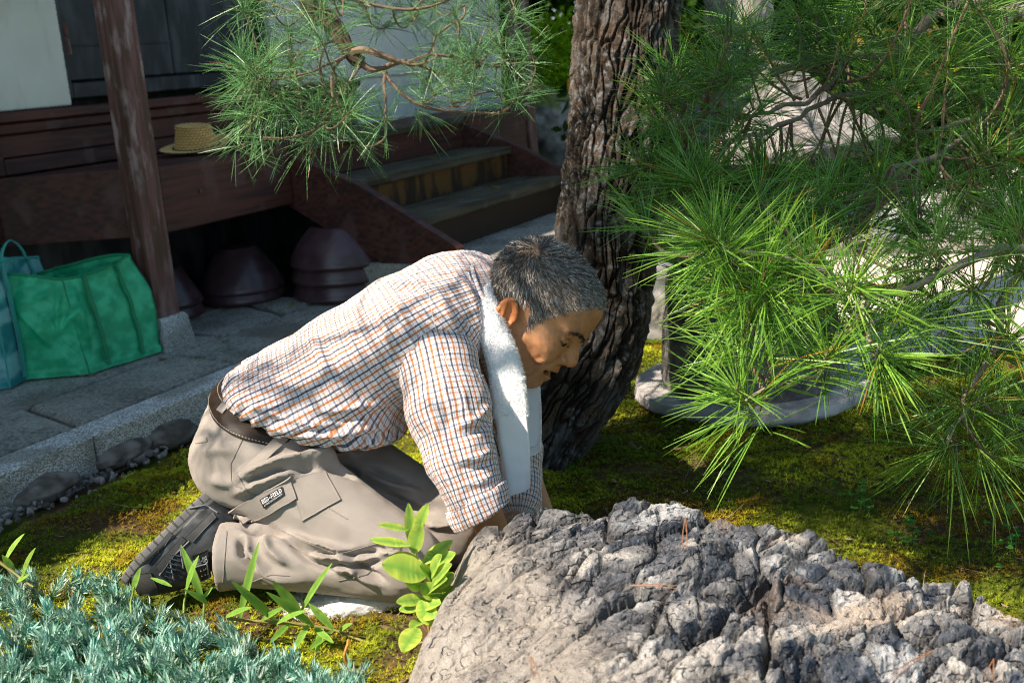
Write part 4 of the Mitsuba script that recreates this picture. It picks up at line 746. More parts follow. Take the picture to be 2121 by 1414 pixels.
TFOLDS = [(-9, 7, [(640, 1135), (560, 1100), (500, 1092)]), (8, 8, [(760, 1150), (690, 1140), (610, 1118), (540, 1105)]), (-8, 6, [(795, 1140), (720, 1148), (640, 1140)]), (7, 6, [(770, 1165), (700, 1160), (640, 1150)]), (-6, 5, [(800, 1160), (735, 1172), (680, 1165)]), (6, 6, [(745, 1180), (690, 1178)]),
          (8, 9, [(490, 985), (560, 960), (640, 950), (700, 955)]), (-7, 7, [(500, 1002), (580, 975), (660, 968)]), (8, 9, [(480, 1022), (560, 990), (630, 968)]), (3, 9, [(430, 990), (470, 1000), (520, 992)]), (-6, 7, [(660, 960), (720, 975), (745, 985)]), (6, 7, [(640, 935), (700, 945), (745, 940)]),
          (7, 7, [(505, 1100), (515, 1150), (560, 1185), (640, 1205)]), (-8, 7, [(500, 1110), (505, 1150), (530, 1180)]), (6, 6, [(545, 1110), (560, 1140), (600, 1170)]), (-5, 6, [(600, 1120), (640, 1160), (700, 1185)]), (6, 6, [(680, 1130), (720, 1160), (745, 1190), (790, 1212)]), (-5, 5, [(715, 1140), (750, 1175), (800, 1205)]), (5, 5, [(800, 1120), (840, 1130), (870, 1150)]), (-5, 4, [(770, 1128), (820, 1135), (860, 1148)]), (5, 4, [(775, 1140), (830, 1150), (868, 1165)]),
          (2.5, 9, [(418, 940), (450, 930), (490, 935)]), (-6, 6, [(755, 965), (800, 985), (850, 1000)]), (5, 6, [(760, 985), (810, 1005), (870, 1020)]), (-5, 6, [(790, 1020), (850, 1045), (900, 1060)]), (5, 6, [(880, 1085), (920, 1090), (940, 1085)])]
trousers = folds(_m, [(a * 2.7, w_ * 1.2, l) for a, w_, l in TFOLDS]); trousers = taubin(trousers, 6); v = np.array(trousers.vertices)
KH = np.array([.30, .27, .215]); kc = lambda v, s=0: KH * (.88 + .24 * fb(v * 40, 3, 3 + s))[:, None] * (1 - .10 * smooth01(.5, .7, fb(v * 9, 3, 5)))[:, None]
tr = part(man, 'trousers', trousers, 'twill', kc(v), True, label='creased khaki work trousers')
flap = drape(trousers, [(474, 1056), (600, 985), (617, 1032), (500, 1092)], 34, 46, .007, .003); fp = part(tr, 'pocket_flap', flap, 'twill', kc(np.array(flap.vertices), 1), True, label='cargo pocket flap')
m = drape(trousers, [(578, 897), (596, 912), (512, 992), (494, 982)], 8, 40, .004, .002); part(tr, 'pocket_band', m, 'twill', kc(np.array(m.vertices), 2), True)
m = drape(trousers, [(604, 992), (672, 978), (706, 1035), (626, 1078)], 26, 26, .0035, .002); part(tr, 'pocket', m, 'twill', kc(np.array(m.vertices), 3), True)
for ln in ([(520, 880), (500, 915), (478, 960), (480, 1000), (515, 1018)], [(494, 986), (512, 1018), (530, 1025)], [(480, 1078), (560, 1030), (612, 1010)], [(556, 1086), (640, 1125), (700, 1147), (790, 1122)], [(610, 1002), (660, 1040), (720, 1075)], [(470, 1100), (466, 1150), (462, 1205)], [(478, 1220), (560, 1190), (600, 1192)], [(405, 918), (430, 915), (428, 908)], [(700, 1202), (760, 1190), (775, 1175)], [(598, 1128), (680, 1175), (740, 1200)]):
    part(tr, 'seam', seam(trousers, ln, .0009), 'twill', KH * .75)
part(tr, 'snap_button', move(trimesh.creation.icosphere(2), np.eye(3) * .004, cast(trousers, [(473, 1057)], .008)[0][0]), 'satin', (.16, .13, .09), True)
LQ = [(539, 1034), (585, 1007), (590, 1024), (548, 1052)]
m = drape(flap, LQ, 8, 22, .0022, .0008, 1); lab = part(tr, 'woven_label', m, 'satin', (.012, .014, .03), label='woven dark label')
def draped_text(base, text, quad, off, bold=True, depth=.0004):
    t = meshkit.text_mesh(text, 1.0, .01, bold); t = t.subdivide_to_size(.6); v = np.array(t.vertices); lo, hi = v.min(0), v.max(0); s = (v[:, 0] - lo[0]) / (hi[0] - lo[0]); k = 1 - (v[:, 1] - lo[1]) / (hi[1] - lo[1]); q = np.asarray(quad, float)
    uv = ((1 - s) * (1 - k))[:, None] * q[0] + (s * (1 - k))[:, None] * q[1] + (s * k)[:, None] * q[2] + ((1 - s) * k)[:, None] * q[3]
    X, N = cast(base, uv, off); X = X + unit(N.mean(0)) * (v[:, 2:] / .01 * depth); return TM(X, t.faces)
def subq(q, a, b, c, d):
    q = np.asarray(q, float); f = lambda s, k: (1 - s) * (1 - k) * q[0] + s * (1 - k) * q[1] + s * k * q[2] + (1 - s) * k * q[3]
    return [f(a, b), f(c, b), f(c, d), f(a, d)]
part(lab, 'lettering', draped_text(flap, 'BIG-FIELD', subq(LQ, .06, .10, .94, .58), .0028), 'satin', (.75, .75, .75)); part(lab, 'lettering', draped_text(flap, 'ATTRACTIVE WORK WEAR', subq(LQ, .07, .68, .93, .86), .0028, False), 'satin', (.7, .7, .7))
# ---- belt
BC = PEL + BELT_N * ((BELT_P - PEL) @ BELT_N) + .0 * LAT
be = unit(np.cross(BELT_N, LAT)); th = np.linspace(0, 2 * np.pi, 181)
def belt_ring(h, off):
    o = BC + BELT_N * h; d = np.cos(th)[:, None] * be + np.sin(th)[:, None] * LAT; t = np.full(len(th), .02)
    for _ in range(60): q = o + d * t[:, None]; t -= .7 * np.clip(smin(pelvis_sdf(q), np.minimum(rcone(q, HN, KN, .078, .05), rcone(q, HF, KF, .078, .05)), .045), -.03, .03)
    return o + d * (t + off + .003)[:, None]
X = np.stack([belt_ring(h, .005 + .003 * math.sin(math.pi * s)) for s, h in zip(np.linspace(0, 1, 9), np.linspace(-.019, .011, 9))])
m = solid_sheet(X if np.mean(np.cross(X[1, 0] - X[0, 0], X[0, 1] - X[0, 0]) @ (X[0, 0] - BC)) > 0 else X[:, ::-1], .004)
bl = part(man, 'belt', m, 'satin', np.array([.024, .013, .012]), True, label='dark brown leather belt with pale stitching')
for hh in (1, 7):
    st = []; ring = X[hh]
    for i in range(0, 181 - 1): st.append(tube(np.array([ring[i] * .85 + ring[i + 1] * .15, ring[i] * .35 + ring[i + 1] * .65]) + unit(ring[i] - BC) * .0006, .0007, 4))
    part(bl, 'stitching', cat(st), 'satin', (.55, .47, .36), kind='stuff')
m = drape(m, [(470, 824), (482, 832), (462, 858), (450, 850)], 20, 8, .003, .002, 1); part(tr, 'belt_loop', m, 'twill', KH * 1.05, True)

# ---- shirt
TJ = [P(505, 880, 2.07), P(600, 825, 2.07), P(715, 768, 2.07), P(845, 690, 2.07), P(925, 640, 2.08), P(985, 612, 2.09)]
TR = [.070, .088, .098, .098, .080, .066]
def torso_sdf(p, g=0.0):
    q = p - TJ[2]; sq = p - np.outer(q @ LAT, LAT) * .42
    d = chain(sq, TJ, [r + g for r in TR], .04)
    d = smin(d, rcone(sq, P(745, 840, 2.07), P(685, 845, 2.07), .080 + g, .078 + g), .06)
    d = smin(d, rcone(p, P(890, 715, 1.985), P(940, 640, 2.08), .082 + g, .07 + g), .05)
    return smin(d, rcone(p, P(960, 640, 2.26), P(940, 620, 2.12), .075 + g, .07 + g), .05)
_m = mesh_sdf(lambda p: smax(torso_sdf(p), -((p - BELT_P) @ BELT_N) + .006, .006), [-.62, 1.68, .12], [.10, 2.50, .62], .0042); _m = taubin(_m, 3)
AX = np.array([TJ[0] - (TJ[1] - TJ[0]) * .6, *TJ[1:]]); axs = spline(AX, 80); ta, _, _ = frames(axs); tree_ax = cKDTree(axs)
def torso_uv(v):
    d, i = tree_ax.query(v); s = np.r_[0, np.cumsum(np.linalg.norm(np.diff(axs, axis=0), axis=1))]
    along = s[i] + ((v - axs[i]) * ta[i]).sum(1); up0 = unit(np.cross(ta[i], -LAT)); up0 = np.where((up0[:, 2] < 0)[:, None], -up0, up0)
    w = v - axs[i]; ang = np.arctan2((w * -LAT).sum(1), (w * up0).sum(1)); return along, ang
al, an = torso_uv(np.array(_m.vertices)); v = np.array(_m.vertices); n = vnorm(_m)
wr = fb(np.c_[al * 6, an * 7, 0 * al], 3, 17) - .5; near_belt = np.exp(-np.clip(((v - BELT_P) @ BELT_N), 0, 1) / .05)
blouse = np.exp(-(((v - BELT_P) @ BELT_N - .03) / .022)**2) * .010
v = v + n * (.010 * wr + near_belt * (.006 * np.sin(an * 34 + 3 * wr * 6)) + blouse + .0035 * (fb(v * 34, 3, 19) - .5))[:, None]
SF = [(8, 8, [(478, 830), (540, 850), (620, 880), (700, 890)]), (-7, 6, [(500, 838), (570, 868), (650, 890), (740, 885)]), (8, 7, [(520, 862), (600, 900), (690, 905), (800, 880)]), (-7, 6, [(580, 900), (660, 918), (760, 905), (830, 885)]), (7, 7, [(610, 905), (700, 928), (790, 915), (840, 900)]), (-6, 6, [(640, 870), (720, 872), (800, 850)]), (6, 7, [(620, 850), (700, 850), (790, 835)]),
      (7, 9, [(640, 690), (665, 745), (690, 800)]), (-6, 8, [(660, 690), (690, 745), (730, 800), (780, 850)]), (6, 9, [(720, 660), (735, 720), (770, 780), (810, 830)]), (-6, 9, [(770, 640), (790, 700), (830, 770)]), (6, 9, [(820, 610), (840, 670), (865, 740)]), (9, 10, [(790, 590), (850, 588), (885, 592)]), (-8, 7, [(800, 600), (850, 598), (880, 602)]), (6, 7, [(900, 600), (935, 660), (965, 710)]), (-6, 6, [(915, 590), (960, 650), (990, 690)]), (7, 7, [(940, 560), (975, 610), (995, 680)])]
_m = folds(TM(v, _m.faces), SF); shirt = _m; v = np.array(_m.vertices)
def _line(x, c, w): return 1 - mikit.smoothstep(w * .7, w * 1.25, dr.abs(x - c))
def _plaid(p, n, uv):
    col = mi.Color3f(.76, .77, .81); pu, pv = .0180, .0180
    wob = .0012 * (mikit.noise(uv.x * 60, uv.y * 60) - .5)
    for x, y, k in ((uv.x + wob, uv.y, 1.0), (uv.y + wob, uv.x, .62)):
        u = x / pu; u = u - dr.floor(u); dash = .75 + .25 * mikit.noise(y * 700, x * 90)
        for c, w, cc, a in ((.16, .085, (.015, .018, .07), .95), (.62, .10, (.68, .24, .04), 1.0), (.40, .03, (.14, .18, .34), .45), (.84, .03, (.14, .18, .34), .45), (.97, .018, (.5, .2, .1), .3)):
            col = col * (1 - (1 - mi.Color3f(cc)) * (_line(u, c, w) * a * k * dash))
    return col
scene['plaid'] = {'type': 'bumpmap', 'arbitrary': mikit.proc(lambda p, n, uv: .0007 * mikit.fbm(uv.x * 170, uv.y * 260, 0, 2), 8e-4), 'scale': 1.0, 'b': princ(mikit.proc(_plaid), .85, .2, sheen=.2)}
al, an = torso_uv(v); sh = part(man, 'shirt', shirt, 'plaid', None, True, np.c_[an * .155, al], label='checked shirt in navy, orange and white')
AJ = [P(905, 752, 1.945), P(930, 850, 1.91), P(953, 940, 1.89), P(996, 1062, 1.875)]; AR = [.070, .068, .057, .049]
def cut_cuff(p, o): return (p - P(995, 1065, 1.875)) @ unit(CAMX * .50 + CAMY * .86) - o
_m = mesh_sdf(lambda p: smax(chain(p, AJ, AR, .02), cut_cuff(p, .0), .003), [-.28, 1.60, -.02], [.08, 2.0, .52], .0036); _m = taubin(_m, 3)
def arm_uv(v, J):
    a = spline(np.array(J), 60); t, _, _ = frames(a); d, i = cKDTree(a).query(v); s = np.r_[0, np.cumsum(np.linalg.norm(np.diff(a, axis=0), axis=1))]
    w = v - a[i]; e = unit(CAMX - t[i] * (CAMX @ t[i].T)[:, None]); g = np.cross(t[i], e); return s[i] + (w * t[i]).sum(1), np.arctan2((w * e).sum(1), (w * g).sum(1) * (1 if (np.cross(t[0], e[0]) @ CAMZ) < 0 else -1))
v = np.array(_m.vertices); n = vnorm(_m); al, an = arm_uv(v, AJ); wr = fb(np.c_[al * 14, an * 2.2, 0 * al], 3, 27) - .5
v = v + n * (.009 * wr + .003 * (fb(v * 38, 3, 29) - .5))[:, None]
AF_ = [(7, 7, [(1020, 830), (985, 870), (940, 885)]), (-6, 6, [(1025, 860), (985, 895), (945, 905)]), (7, 7, [(1020, 930), (985, 950), (950, 948)]), (-6, 6, [(1018, 955), (985, 972), (950, 968)]), (6, 7, [(1020, 985), (990, 1000), (955, 1005)]), (5, 8, [(880, 800), (900, 860), (905, 920)]), (-5, 7, [(910, 800), (925, 850), (930, 900)]), (5, 7, [(955, 800), (965, 850), (985, 880)]), (5, 7, [(900, 960), (940, 1010), (960, 1060)])]
sleeve = folds(TM(v, _m.faces), AF_); v = np.array(sleeve.vertices); al, an = arm_uv(v, AJ)
part(sh, 'sleeve', sleeve, 'plaid', None, True, np.c_[an * .066, al])
_m = taubin(mesh_sdf(lambda p: np.maximum(np.maximum(chain(p, AJ, [r + .0055 for r in AR], .02), cut_cuff(p, .006)), -cut_cuff(p, -.030)), [-.22, 1.60, -.06], [.10, 1.95, .28], .003), 2); v = np.array(_m.vertices); v += vnorm(_m) * (.006 * (fb(v * 40, 2, 4) - .5))[:, None]
al, an = arm_uv(v, AJ); part(sh, 'cuff', TM(v, _m.faces), 'plaid', None, True, np.c_[an * .066, al + .007])
FJ = [P(985, 690, 2.24), P(1022, 830, 2.16), P(1060, 930, 2.10), P(1074, 1030, 2.04)]; FR = [.07, .062, .052, .045]
_m = taubin(mesh_sdf(lambda p: chain(p, FJ, FR, .02), [-.2, 1.7, -.02], [.2, 2.4, .55], .0045), 3); v = np.array(_m.vertices); n = vnorm(_m); v += n * (.012 * (fb(v * 24, 3, 6) - .5))[:, None]; al, an = arm_uv(v, FJ)
part(sh, 'sleeve', TM(v, _m.faces), 'plaid', None, True, np.c_[an * .055, al])
ws = (.60, .58, .56)
for ln in ([(798, 842), (843, 810), (895, 780), (928, 769), (974, 770), (1002, 778)], [(884, 575), (895, 650), (912, 715), (930, 764)]): part(sh, 'seam', seam(cat([shirt, sleeve]), ln, .0008, .0), 'matte', ws)
# collar: a folded band round the neck
def collar():
    c = P(1000, 628, 2.085); ax = unit(P(1050, 590, 2.09) - P(960, 640, 2.085)); e = unit(np.cross(ax, LAT)); th = np.linspace(-2.6, 2.6, 90); X = []
    for k in np.linspace(0, 1, 16):
        r = .068 + .016 * math.sin(min(k, .45) / .45 * math.pi / 2) + .02 * max(0, k - .45); h = .022 * math.sin(min(1, k / .45) * math.pi / 2) - .075 * max(0, k - .45)
        X.append(c + ax * h + (np.cos(th)[:, None] * (-e if e[2] < 0 else e) * .92 + np.sin(th)[:, None] * LAT * 1.12) * r)
    X = np.array(X); X += .006 * (fb(X * 18, 2, 5) - .5)[..., None]; m = solid_sheet(X, .002); uu = np.stack([np.repeat(np.linspace(0, .07, 16)[:, None], 90, 1), np.repeat(th[None] * .08, 16, 0)], -1).reshape(-1, 2)
    part(sh, 'collar', m, 'plaid', None, True, np.vstack([uu, uu]))
collar()

# ---- head, hands and the body under the clothes
HC = P(1070, 639, 2.06)
_t, _y = math.radians(13), math.radians(-9)
U0, F0 = CAMX * .682 - CAMY * .731, CAMX * .731 + CAMY * .682
HU = math.cos(_t) * U0 - math.sin(_t) * CAMZ; HL = np.cross(HU, F0); HL = HL if HL @ CAMZ < 0 else -HL
HF_ = math.cos(_y) * F0 - math.sin(_y) * HL; HL = unit(HL + HF_ * (-(HL @ HF_))); HM = np.stack([HF_, HU, HL], 1)
hp = lambda f, u, l=0.0: HC + HM @ np.array([f, u, l])
V3 = lambda *a: np.array(a, float)
def head_local(q):                                      # q: front, up, side; his right side is +
    s = np.c_[q[:, 0], q[:, 1], np.abs(q[:, 2])]
    d = ell(q, V3(.020, .066, 0), (.096, .078, .074)); d = smin(d, ell(q, V3(.060, .075, 0), (.062, .055, .060)), .03); d = smin(d, ell(q, V3(-.012, .050, 0), (.066, .068, .070)), .03)
    d = smin(d, ell(q, V3(.058, -.006, 0), (.064, .080, .058)), .035)
    d = smin(d, ell(q, V3(.100, -.069, 0), (.027, .021, .028)), .022)
    d = smin(d, rcone(s, V3(.010, -.036, .054), V3(.088, -.074, .018), .017, .016), .028)
    d = smin(d, ell(s, V3(.086, .002, .044), (.026, .022, .020)), .022)                      # cheekbones
    d = smin(d, ell(q, V3(.103, -.032, 0), (.027, .026, .033)), .018)
    d = smin(d, rcone(s, V3(.119, .046, .010), V3(.099, .050, .046), .010, .009), .012)       # brows
    d = smax(d, -ell(s, V3(.126, .027, .034), (.020, .0115, .018)), .007)                      # eye sockets
    d = smin(d, ell(s, V3(.1005, .0255, .0315), (.0140, .0120, .0145)), .002); d = smin(d, rcone(s, V3(.1155, .030, .019), V3(.106, .031, .046), .0032, .003), .002)
    d = smin(d, rcone(q, V3(.116, .036, 0), V3(.1350, .003, 0), .0095, .0135), .010); d = smin(d, ell(s, V3(.123, -.004, .0145), (.013, .0100, .0095)), .004)
    d = smax(d, -ell(s, V3(.129, -.0135, .008), (.006, .004, .004)), .003)
    lip = np.minimum(rcone(s, V3(.1275, -.030, 0), V3(.101, -.032, .034), .0065, .0035), rcone(s, V3(.1235, -.049, 0), V3(.101, -.038, .033), .0080, .0035)); d = smin(d, lip, .006)
    d = smax(d, -ell(s, V3(.124, -.039, 0), (.023, .0068, .029)), .003)                       # open mouth
    d = smin(d, ell(s, V3(.098, -.012, .040), (.020, .022, .018)), .010); d = smax(d, -(rcone(s, V3(.121, -.006, .025), V3(.103, -.044, .047), .0036, .0036)), .007)       # smile folds
    d = smax(d, -(rcone(s, V3(.099, -.022, .0585), V3(.087, -.056, .0565), .0015, .0010)), .010)
    d = smax(d, -(rcone(s, V3(.100, .012, .044), V3(.078, .008, .058), .0012, .001)), .006)
    d = smin(d, rcone(q, V3(-.012, -.02, 0), V3(-.075, -.085, 0), .052, .058), .03)           # neck
    # ear
    ca, sa = math.cos(.5), math.sin(.5); R = np.array([[ca, -sa, 0], [sa, ca, 0], [0, 0, 1.0]]) @ np.array([[.94, 0, .34], [0, 1.0, 0], [-.34, 0, .94]]); EC = V3(.008, -.004, .079)
    e = ell(s, EC, (.0185, .031, .0070), R); e = np.minimum(e, 9); e = smax(e, -ell(s, EC + R @ V3(.003, .002, .0075), (.011, .020, .009), R), .003)
    th = np.linspace(-.6, 4.0, 10); rim = [EC + R @ V3(0, 0, .0035) + R @ V3(.0163 * math.cos(a + .4), .0275 * math.sin(a + .4), 0) for a in th]
    for i in range(9): e = smin(e, rcone(s, rim[i], rim[i + 1], .0034, .0034), .003)
    e = smin(e, ell(s, EC + R @ V3(.006, -.028, -.003), (.0085, .010, .005), R), .006); e = smin(e, rcone(s, V3(.012, .006, .072), V3(.012, -.006, .074), .004, .004), .004)
    e = smin(e, rcone(s, EC + R @ V3(-.006, -.012, .002), EC + R @ V3(-.006, .018, .004), .0034, .003), .004)
    return smin(d, e, .006)
_h = mesh_sdf(head_local, [-.13, -.16, -.10], [.16, .165, .10], .0021); _h = taubin(_h, 2); lv = np.array(_h.vertices)
nh = vnorm(_h); lv = lv + nh * (.0012 * (fb(lv * 160, 2, 3) - .5) + .0016 * (fb(lv * 60, 2, 4) - .5))[:, None]
fl = lambda a, b, s: np.exp(-(polyline_dist(lv * [1, 1, 0] + [0, 0, 1] * np.abs(lv[:, 2:]), np.array(a))[0] / b)**2) * s
lv = lv - nh * (fl([(.134, .082, 0), (.122, .080, .030), (.10, .078, .052)], .0018, .0012) + fl([(.131, .096, 0), (.118, .094, .030), (.098, .092, .05)], .0018, .0010) + fl([(.094, .026, .050), (.082, .030, .060)], .002, .0015) + fl([(.093, .020, .050), (.080, .014, .061)], .002, .0013) + fl([(.113, .014, .022), (.100, .010, .042), (.086, .016, .055)], .0022, .0016))[:, None]
head_w = TM(HC + lv @ HM.T, _h.faces)
f_, u_, l_ = lv[:, 0], lv[:, 1], np.abs(lv[:, 2])
def hairline(f, u, l):                                  # > 0 inside the hair
    front = np.interp(f, [-.2, -.015, -.005, .022, .037, .046, .052, .066, .080, .092, .108, .125], [-.055, -.050, .010, .040, .020, -.002, .010, .054, .076, .094, .112, .124])
    return u - front - .004 * np.sin(f * 300 + u * 200)
hl = hairline(f_, u_, l_); earm = (np.abs(lv[:, 2]) > .0735) & (np.hypot(f_ - .008, u_ + .004) < .039)
skin = lerp((.47, .225, .115), (.54, .28, .15), fb(lv * 55, 3, 8)); ng = lambda c, r: np.exp(-(np.linalg.norm(np.c_[f_, u_, l_] - c, axis=1) / r)**2)
skin = lerp(skin, (.50, .17, .09), .55 * ng([.09, -.005, .048], .024) + .6 * ng([.135, 0, 0], .016)); skin = lerp(skin, (.52, .16, .085), .75 * earm)
skin = lerp(skin, (.36, .12, .085), np.clip(ng([.128, -.031, 0], .010) + ng([.126, -.048, 0], .011) + ng([.116, -.034, .016], .008) + ng([.116, -.045, .016], .008), 0, 1) * .8); skin = lerp(skin, (.06, .02, .015), np.clip(ng([.116, -.039, 0], .009) + ng([.113, -.039, .012], .009) + ng([.108, -.038, .022], .007), 0, 1) * .9)
skin = lerp(skin, (.26, .15, .09), smooth01(.60, .68, fb(lv * 75 + 4, 2, 12)) * .35 * (l_ > .03)); skin = lerp(skin, (.30, .19, .13), .30 * smooth01(-.02, -.07, u_) * smooth01(.05, .1, f_))
scalp = lerp((.10, .085, .075), (.20, .13, .09), ng([-.03, .10, .055], .035)); skin = lerp(skin, scalp, smooth01(-.004, .005, hl) * ~earm)
pl = lambda a, w: np.exp(-(polyline_dist(np.c_[f_, u_, l_], np.array(a))[0] / w)**2)
skin = lerp(skin, (.025, .017, .013), pl([(.1175, .021, .019), (.1155, .0195, .030), (.104, .0235, .048)], .0030) * .95)
skin = lerp(skin, (.27, .115, .055), np.clip(pl([(.121, -.006, .026), (.110, -.024, .040), (.101, -.044, .047)], .0035) * .7 + pl([(.1165, .033, .019), (.106, .034, .046)], .0022) * .6 + pl([(.096, -.020, .057), (.084, -.056, .054)], .0032) * .5 + pl([(.100, .020, .047), (.082, .012, .060)], .0022) * .5 + pl([(.098, .027, .049), (.080, .031, .060)], .002) * .45, 0, 1))
skin = lerp(skin, (.10, .035, .025), pl([(.121, -.013, .0145), (.124, -.0135, .008)], .0030) * .8)
skin = lerp(skin, (.40, .20, .11), .35 * smooth01(.45, .65, fb(lv * 30, 3, 31))); skin = skin * (.86 + .28 * fb(lv * 190, 2, 33))[:, None]
# bodies' hands: palm, four fingers and a thumb, resting on the ground behind the rock
def hand_bones(wr_, fwd, up, side, curl):
    out = []; palm0 = wr_ + fwd * .018; pts = []
    for i, (o, L) in enumerate(((.030, .070), (.011, .080), (-.010, .074), (-.029, .058))):
        k0 = wr_ + fwd * .075 + side * o * .9; out.append((wr_ + fwd * .012 + side * o * .6, k0, .0135, .0105)); a = k0; ang = curl * .5
        for s in (.46, .32, .22): d = fwd * math.cos(ang) - up * math.sin(ang) + side * o * 1.2; b = a + unit(d) * L * s; out.append((a, b, .0088, .0078)); a = b; ang += curl
    a = wr_ + fwd * .028 + side * .030; b = a + unit(fwd * .7 + side * .6 - up * .2) * .036; c = b + unit(fwd * .95 + side * .12 - up * .25) * .030; out += [(wr_ + fwd * .015 + side * .012, a, .014, .013), (a, b, .0125, .010), (b, c, .0098, .008)]
    return out
W1, W2 = np.array([-.050, 1.815, .075]), np.array([.030, 1.91, .065]); Fd = unit(np.array([.55, .16, -.20]))
S1 = unit(np.cross([0, 0, 1.0], Fd)); bones = hand_bones(W1, Fd, unit(np.cross(Fd, S1)), S1, .30) + hand_bones(W2, Fd, unit(np.cross(Fd, -S1)) * -1, -S1, .30)
bones += [(AJ[2], W1, .036, .026), (AJ[0], AJ[2], .048, .038), (FJ[2], W2, .036, .026), (FJ[0], FJ[2], .046, .038)]
def body_sdf(p):
    d = torso_sdf(p, -.018)
    for a, b, ra, rb in bones: d = smin(d, rcone(p, a, b, ra, rb), .008)
    d = smin(d, rcone(p, TJ[5], hp(-.03, -.05), .055, .05), .03); q = p - PEL; sq = p - np.outer(q @ LAT, LAT) * .42
    d = smin(d, rcone(sq, P(510, 925, 2.07), P(570, 860, 2.07), .062, .062), .03)
    for a, b, c in ((HN, KN, AN), (HF, KF, AF)): d = smin(d, smin(rcone(p, a, b, .056, .042), rcone(p, b, c, .040, .034), .02), .02)
    return d
_b = taubin(mesh_sdf(body_sdf, [-.70, 1.55, -.12], [.40, 2.5, .66], .0045), 2)
m = cat([head_w, _b]); vb = np.array(_b.vertices)
part(man, 'body', m, 'skin', np.vstack([np.clip(skin * 1.12, .01, .9), lerp((.46, .22, .115), (.53, .27, .15), fb(vb * 50, 3, 2))]), True)
# hair: short grey strands combed away from the whorl
def hair():
    g = np.random.default_rng(6); fa = _h.faces; tri = lv[fa]; ar = np.linalg.norm(np.cross(tri[:, 1] - tri[:, 0], tri[:, 2] - tri[:, 0]), axis=1); cen = tri.mean(1)
    ok = (hairline(cen[:, 0], cen[:, 1], cen[:, 2]) > -.003) & ~((np.abs(cen[:, 2]) > .0735) & (np.hypot(cen[:, 0] - .008, cen[:, 1] + .004) < .039)) & (cen[:, 1] > -.05)
    i = g.choice(len(fa), 26000, p=ar * ok / (ar * ok).sum()); w = g.dirichlet([1, 1, 1], len(i)); p = (tri[i] * w[..., None]).sum(1); n = unit(nh[fa[i]].mean(1))
    wh = V3(-.040, .112, .040); dlt = p - wh; dlt -= n * (dlt * n).sum(1)[:, None]; flow = unit(unit(dlt) + .35 * V3(.6, -.8, 0) * (p[:, :1] > .03) + .35 * np.cross(n, unit(dlt))); lift = np.where(p[:, 0] > .07, .75, .42) * g.uniform(.5, 1.4, len(p))
    d = unit(flow + n * lift[:, None] + rand_dirs(g, len(p)) * .22); L = g.uniform(.010, .018, len(p)) * np.where(p[:, 0] > .05, .6, 1.0) * np.where((p[:, 1] < .03), .65, 1.0); s = unit(np.cross(d, rand_dirs(g, len(p))))
    v, f, k = leaf_blades(p, d, s, L, np.full(len(p), .00075), g.uniform(-.2, .35, len(p)), 2, 'strap', .1)
    white = g.random(len(p)) < .46 + .22 * smooth01(.02, .1, p[:, 0]) - .25 * (p[:, 0] < -.03)
    col = lerp((.035, .030, .027), (.10, .085, .075), g.random(len(p))); col[white] = lerp((.30, .29, .28), (.62, .61, .60), g.random(white.sum()))
    part(man, 'hair', TM(HC + v @ HM.T, f), 'hair_shine', np.repeat(col, k, 0), label='short grey hair'); 
    q = []; 
    for sgn in (1, -1):
        t = g.random(240); b = V3(.130, .047, .008) + np.c_[-.026 * t**1.6, .006 * np.sin(t * 3), .044 * t] + g.normal(0, .0016, (240, 3)); b[:, 2] *= sgn; b = lv[cKDTree(lv).query(b)[1]] + g.normal(0, .0008, (240, 3)); q.append(b)
    b = np.vstack(q); d = unit(np.c_[-.1 + 0 * b[:, 0], -.1 + g.normal(0, .3, len(b)), np.sign(b[:, 2])] + [.25, 0, 0]); v, f, k = leaf_blades(b, d, unit(np.cross(d, rand_dirs(g, len(b)))), g.uniform(.006, .011, len(b)), np.full(len(b), .0009), np.full(len(b), .1), 2, 'strap')
    part(man, 'eyebrow', TM(HC + v @ HM.T, f), 'matte', np.repeat(lerp((.03, .025, .022), (.12, .10, .09), g.random(len(b))), k, 0))
hair()
for sgn in (1, -1): part(man, 'eye', move(trimesh.creation.icosphere(3), HM * .0116, hp(.1030, .0235, sgn * .0320)), 'satin', (.035, .025, .02), True)

# ---- towel round the neck
def towel_strip(path, wdir, width, thick, name):
    p = spline(np.array([q[:3] for q in path]), 90); wv = unit(np.stack([np.interp(np.linspace(0, 1, 90), np.linspace(0, 1, len(wdir)), np.array(wdir)[:, k]) for k in range(3)], 1)); wd = np.interp(np.linspace(0, 1, 90), np.linspace(0, 1, len(width)), width)
    t = np.gradient(p, axis=0); t = unit(t); nn = unit(np.cross(wv, t)); th = np.linspace(0, 2 * np.pi, 44)
    sc = lambda c, e: np.sign(c) * np.abs(c)**e
    X = p[:, None] + wv[:, None] * (wd[:, None] * .5 * sc(np.cos(th), .7)[None])[..., None] + nn[:, None] * (np.interp(np.linspace(0, 1, 90), np.linspace(0, 1, len(thick)), thick)[:, None] * .5 * sc(np.sin(th), .7)[None])[..., None]
    S = np.linspace(0, 1, 90)[:, None]; X += (nn[:, None] * (.005 * (fb(X * 26, 3, 4) - .5) + .004 * np.sin(th * 3 + 2)[None] * np.sin(S * 5) + .010 * S**2 * (fb(X * [30, 30, 9] + 3, 2, 9) - .5))[..., None])
    X[..., 2] += (.010 * S**6 * np.cos(th)[None])
    return X, S
white = lambda v: lerp((.78, .79, .82), (.88, .89, .92), fb(v * 70, 3, 2))
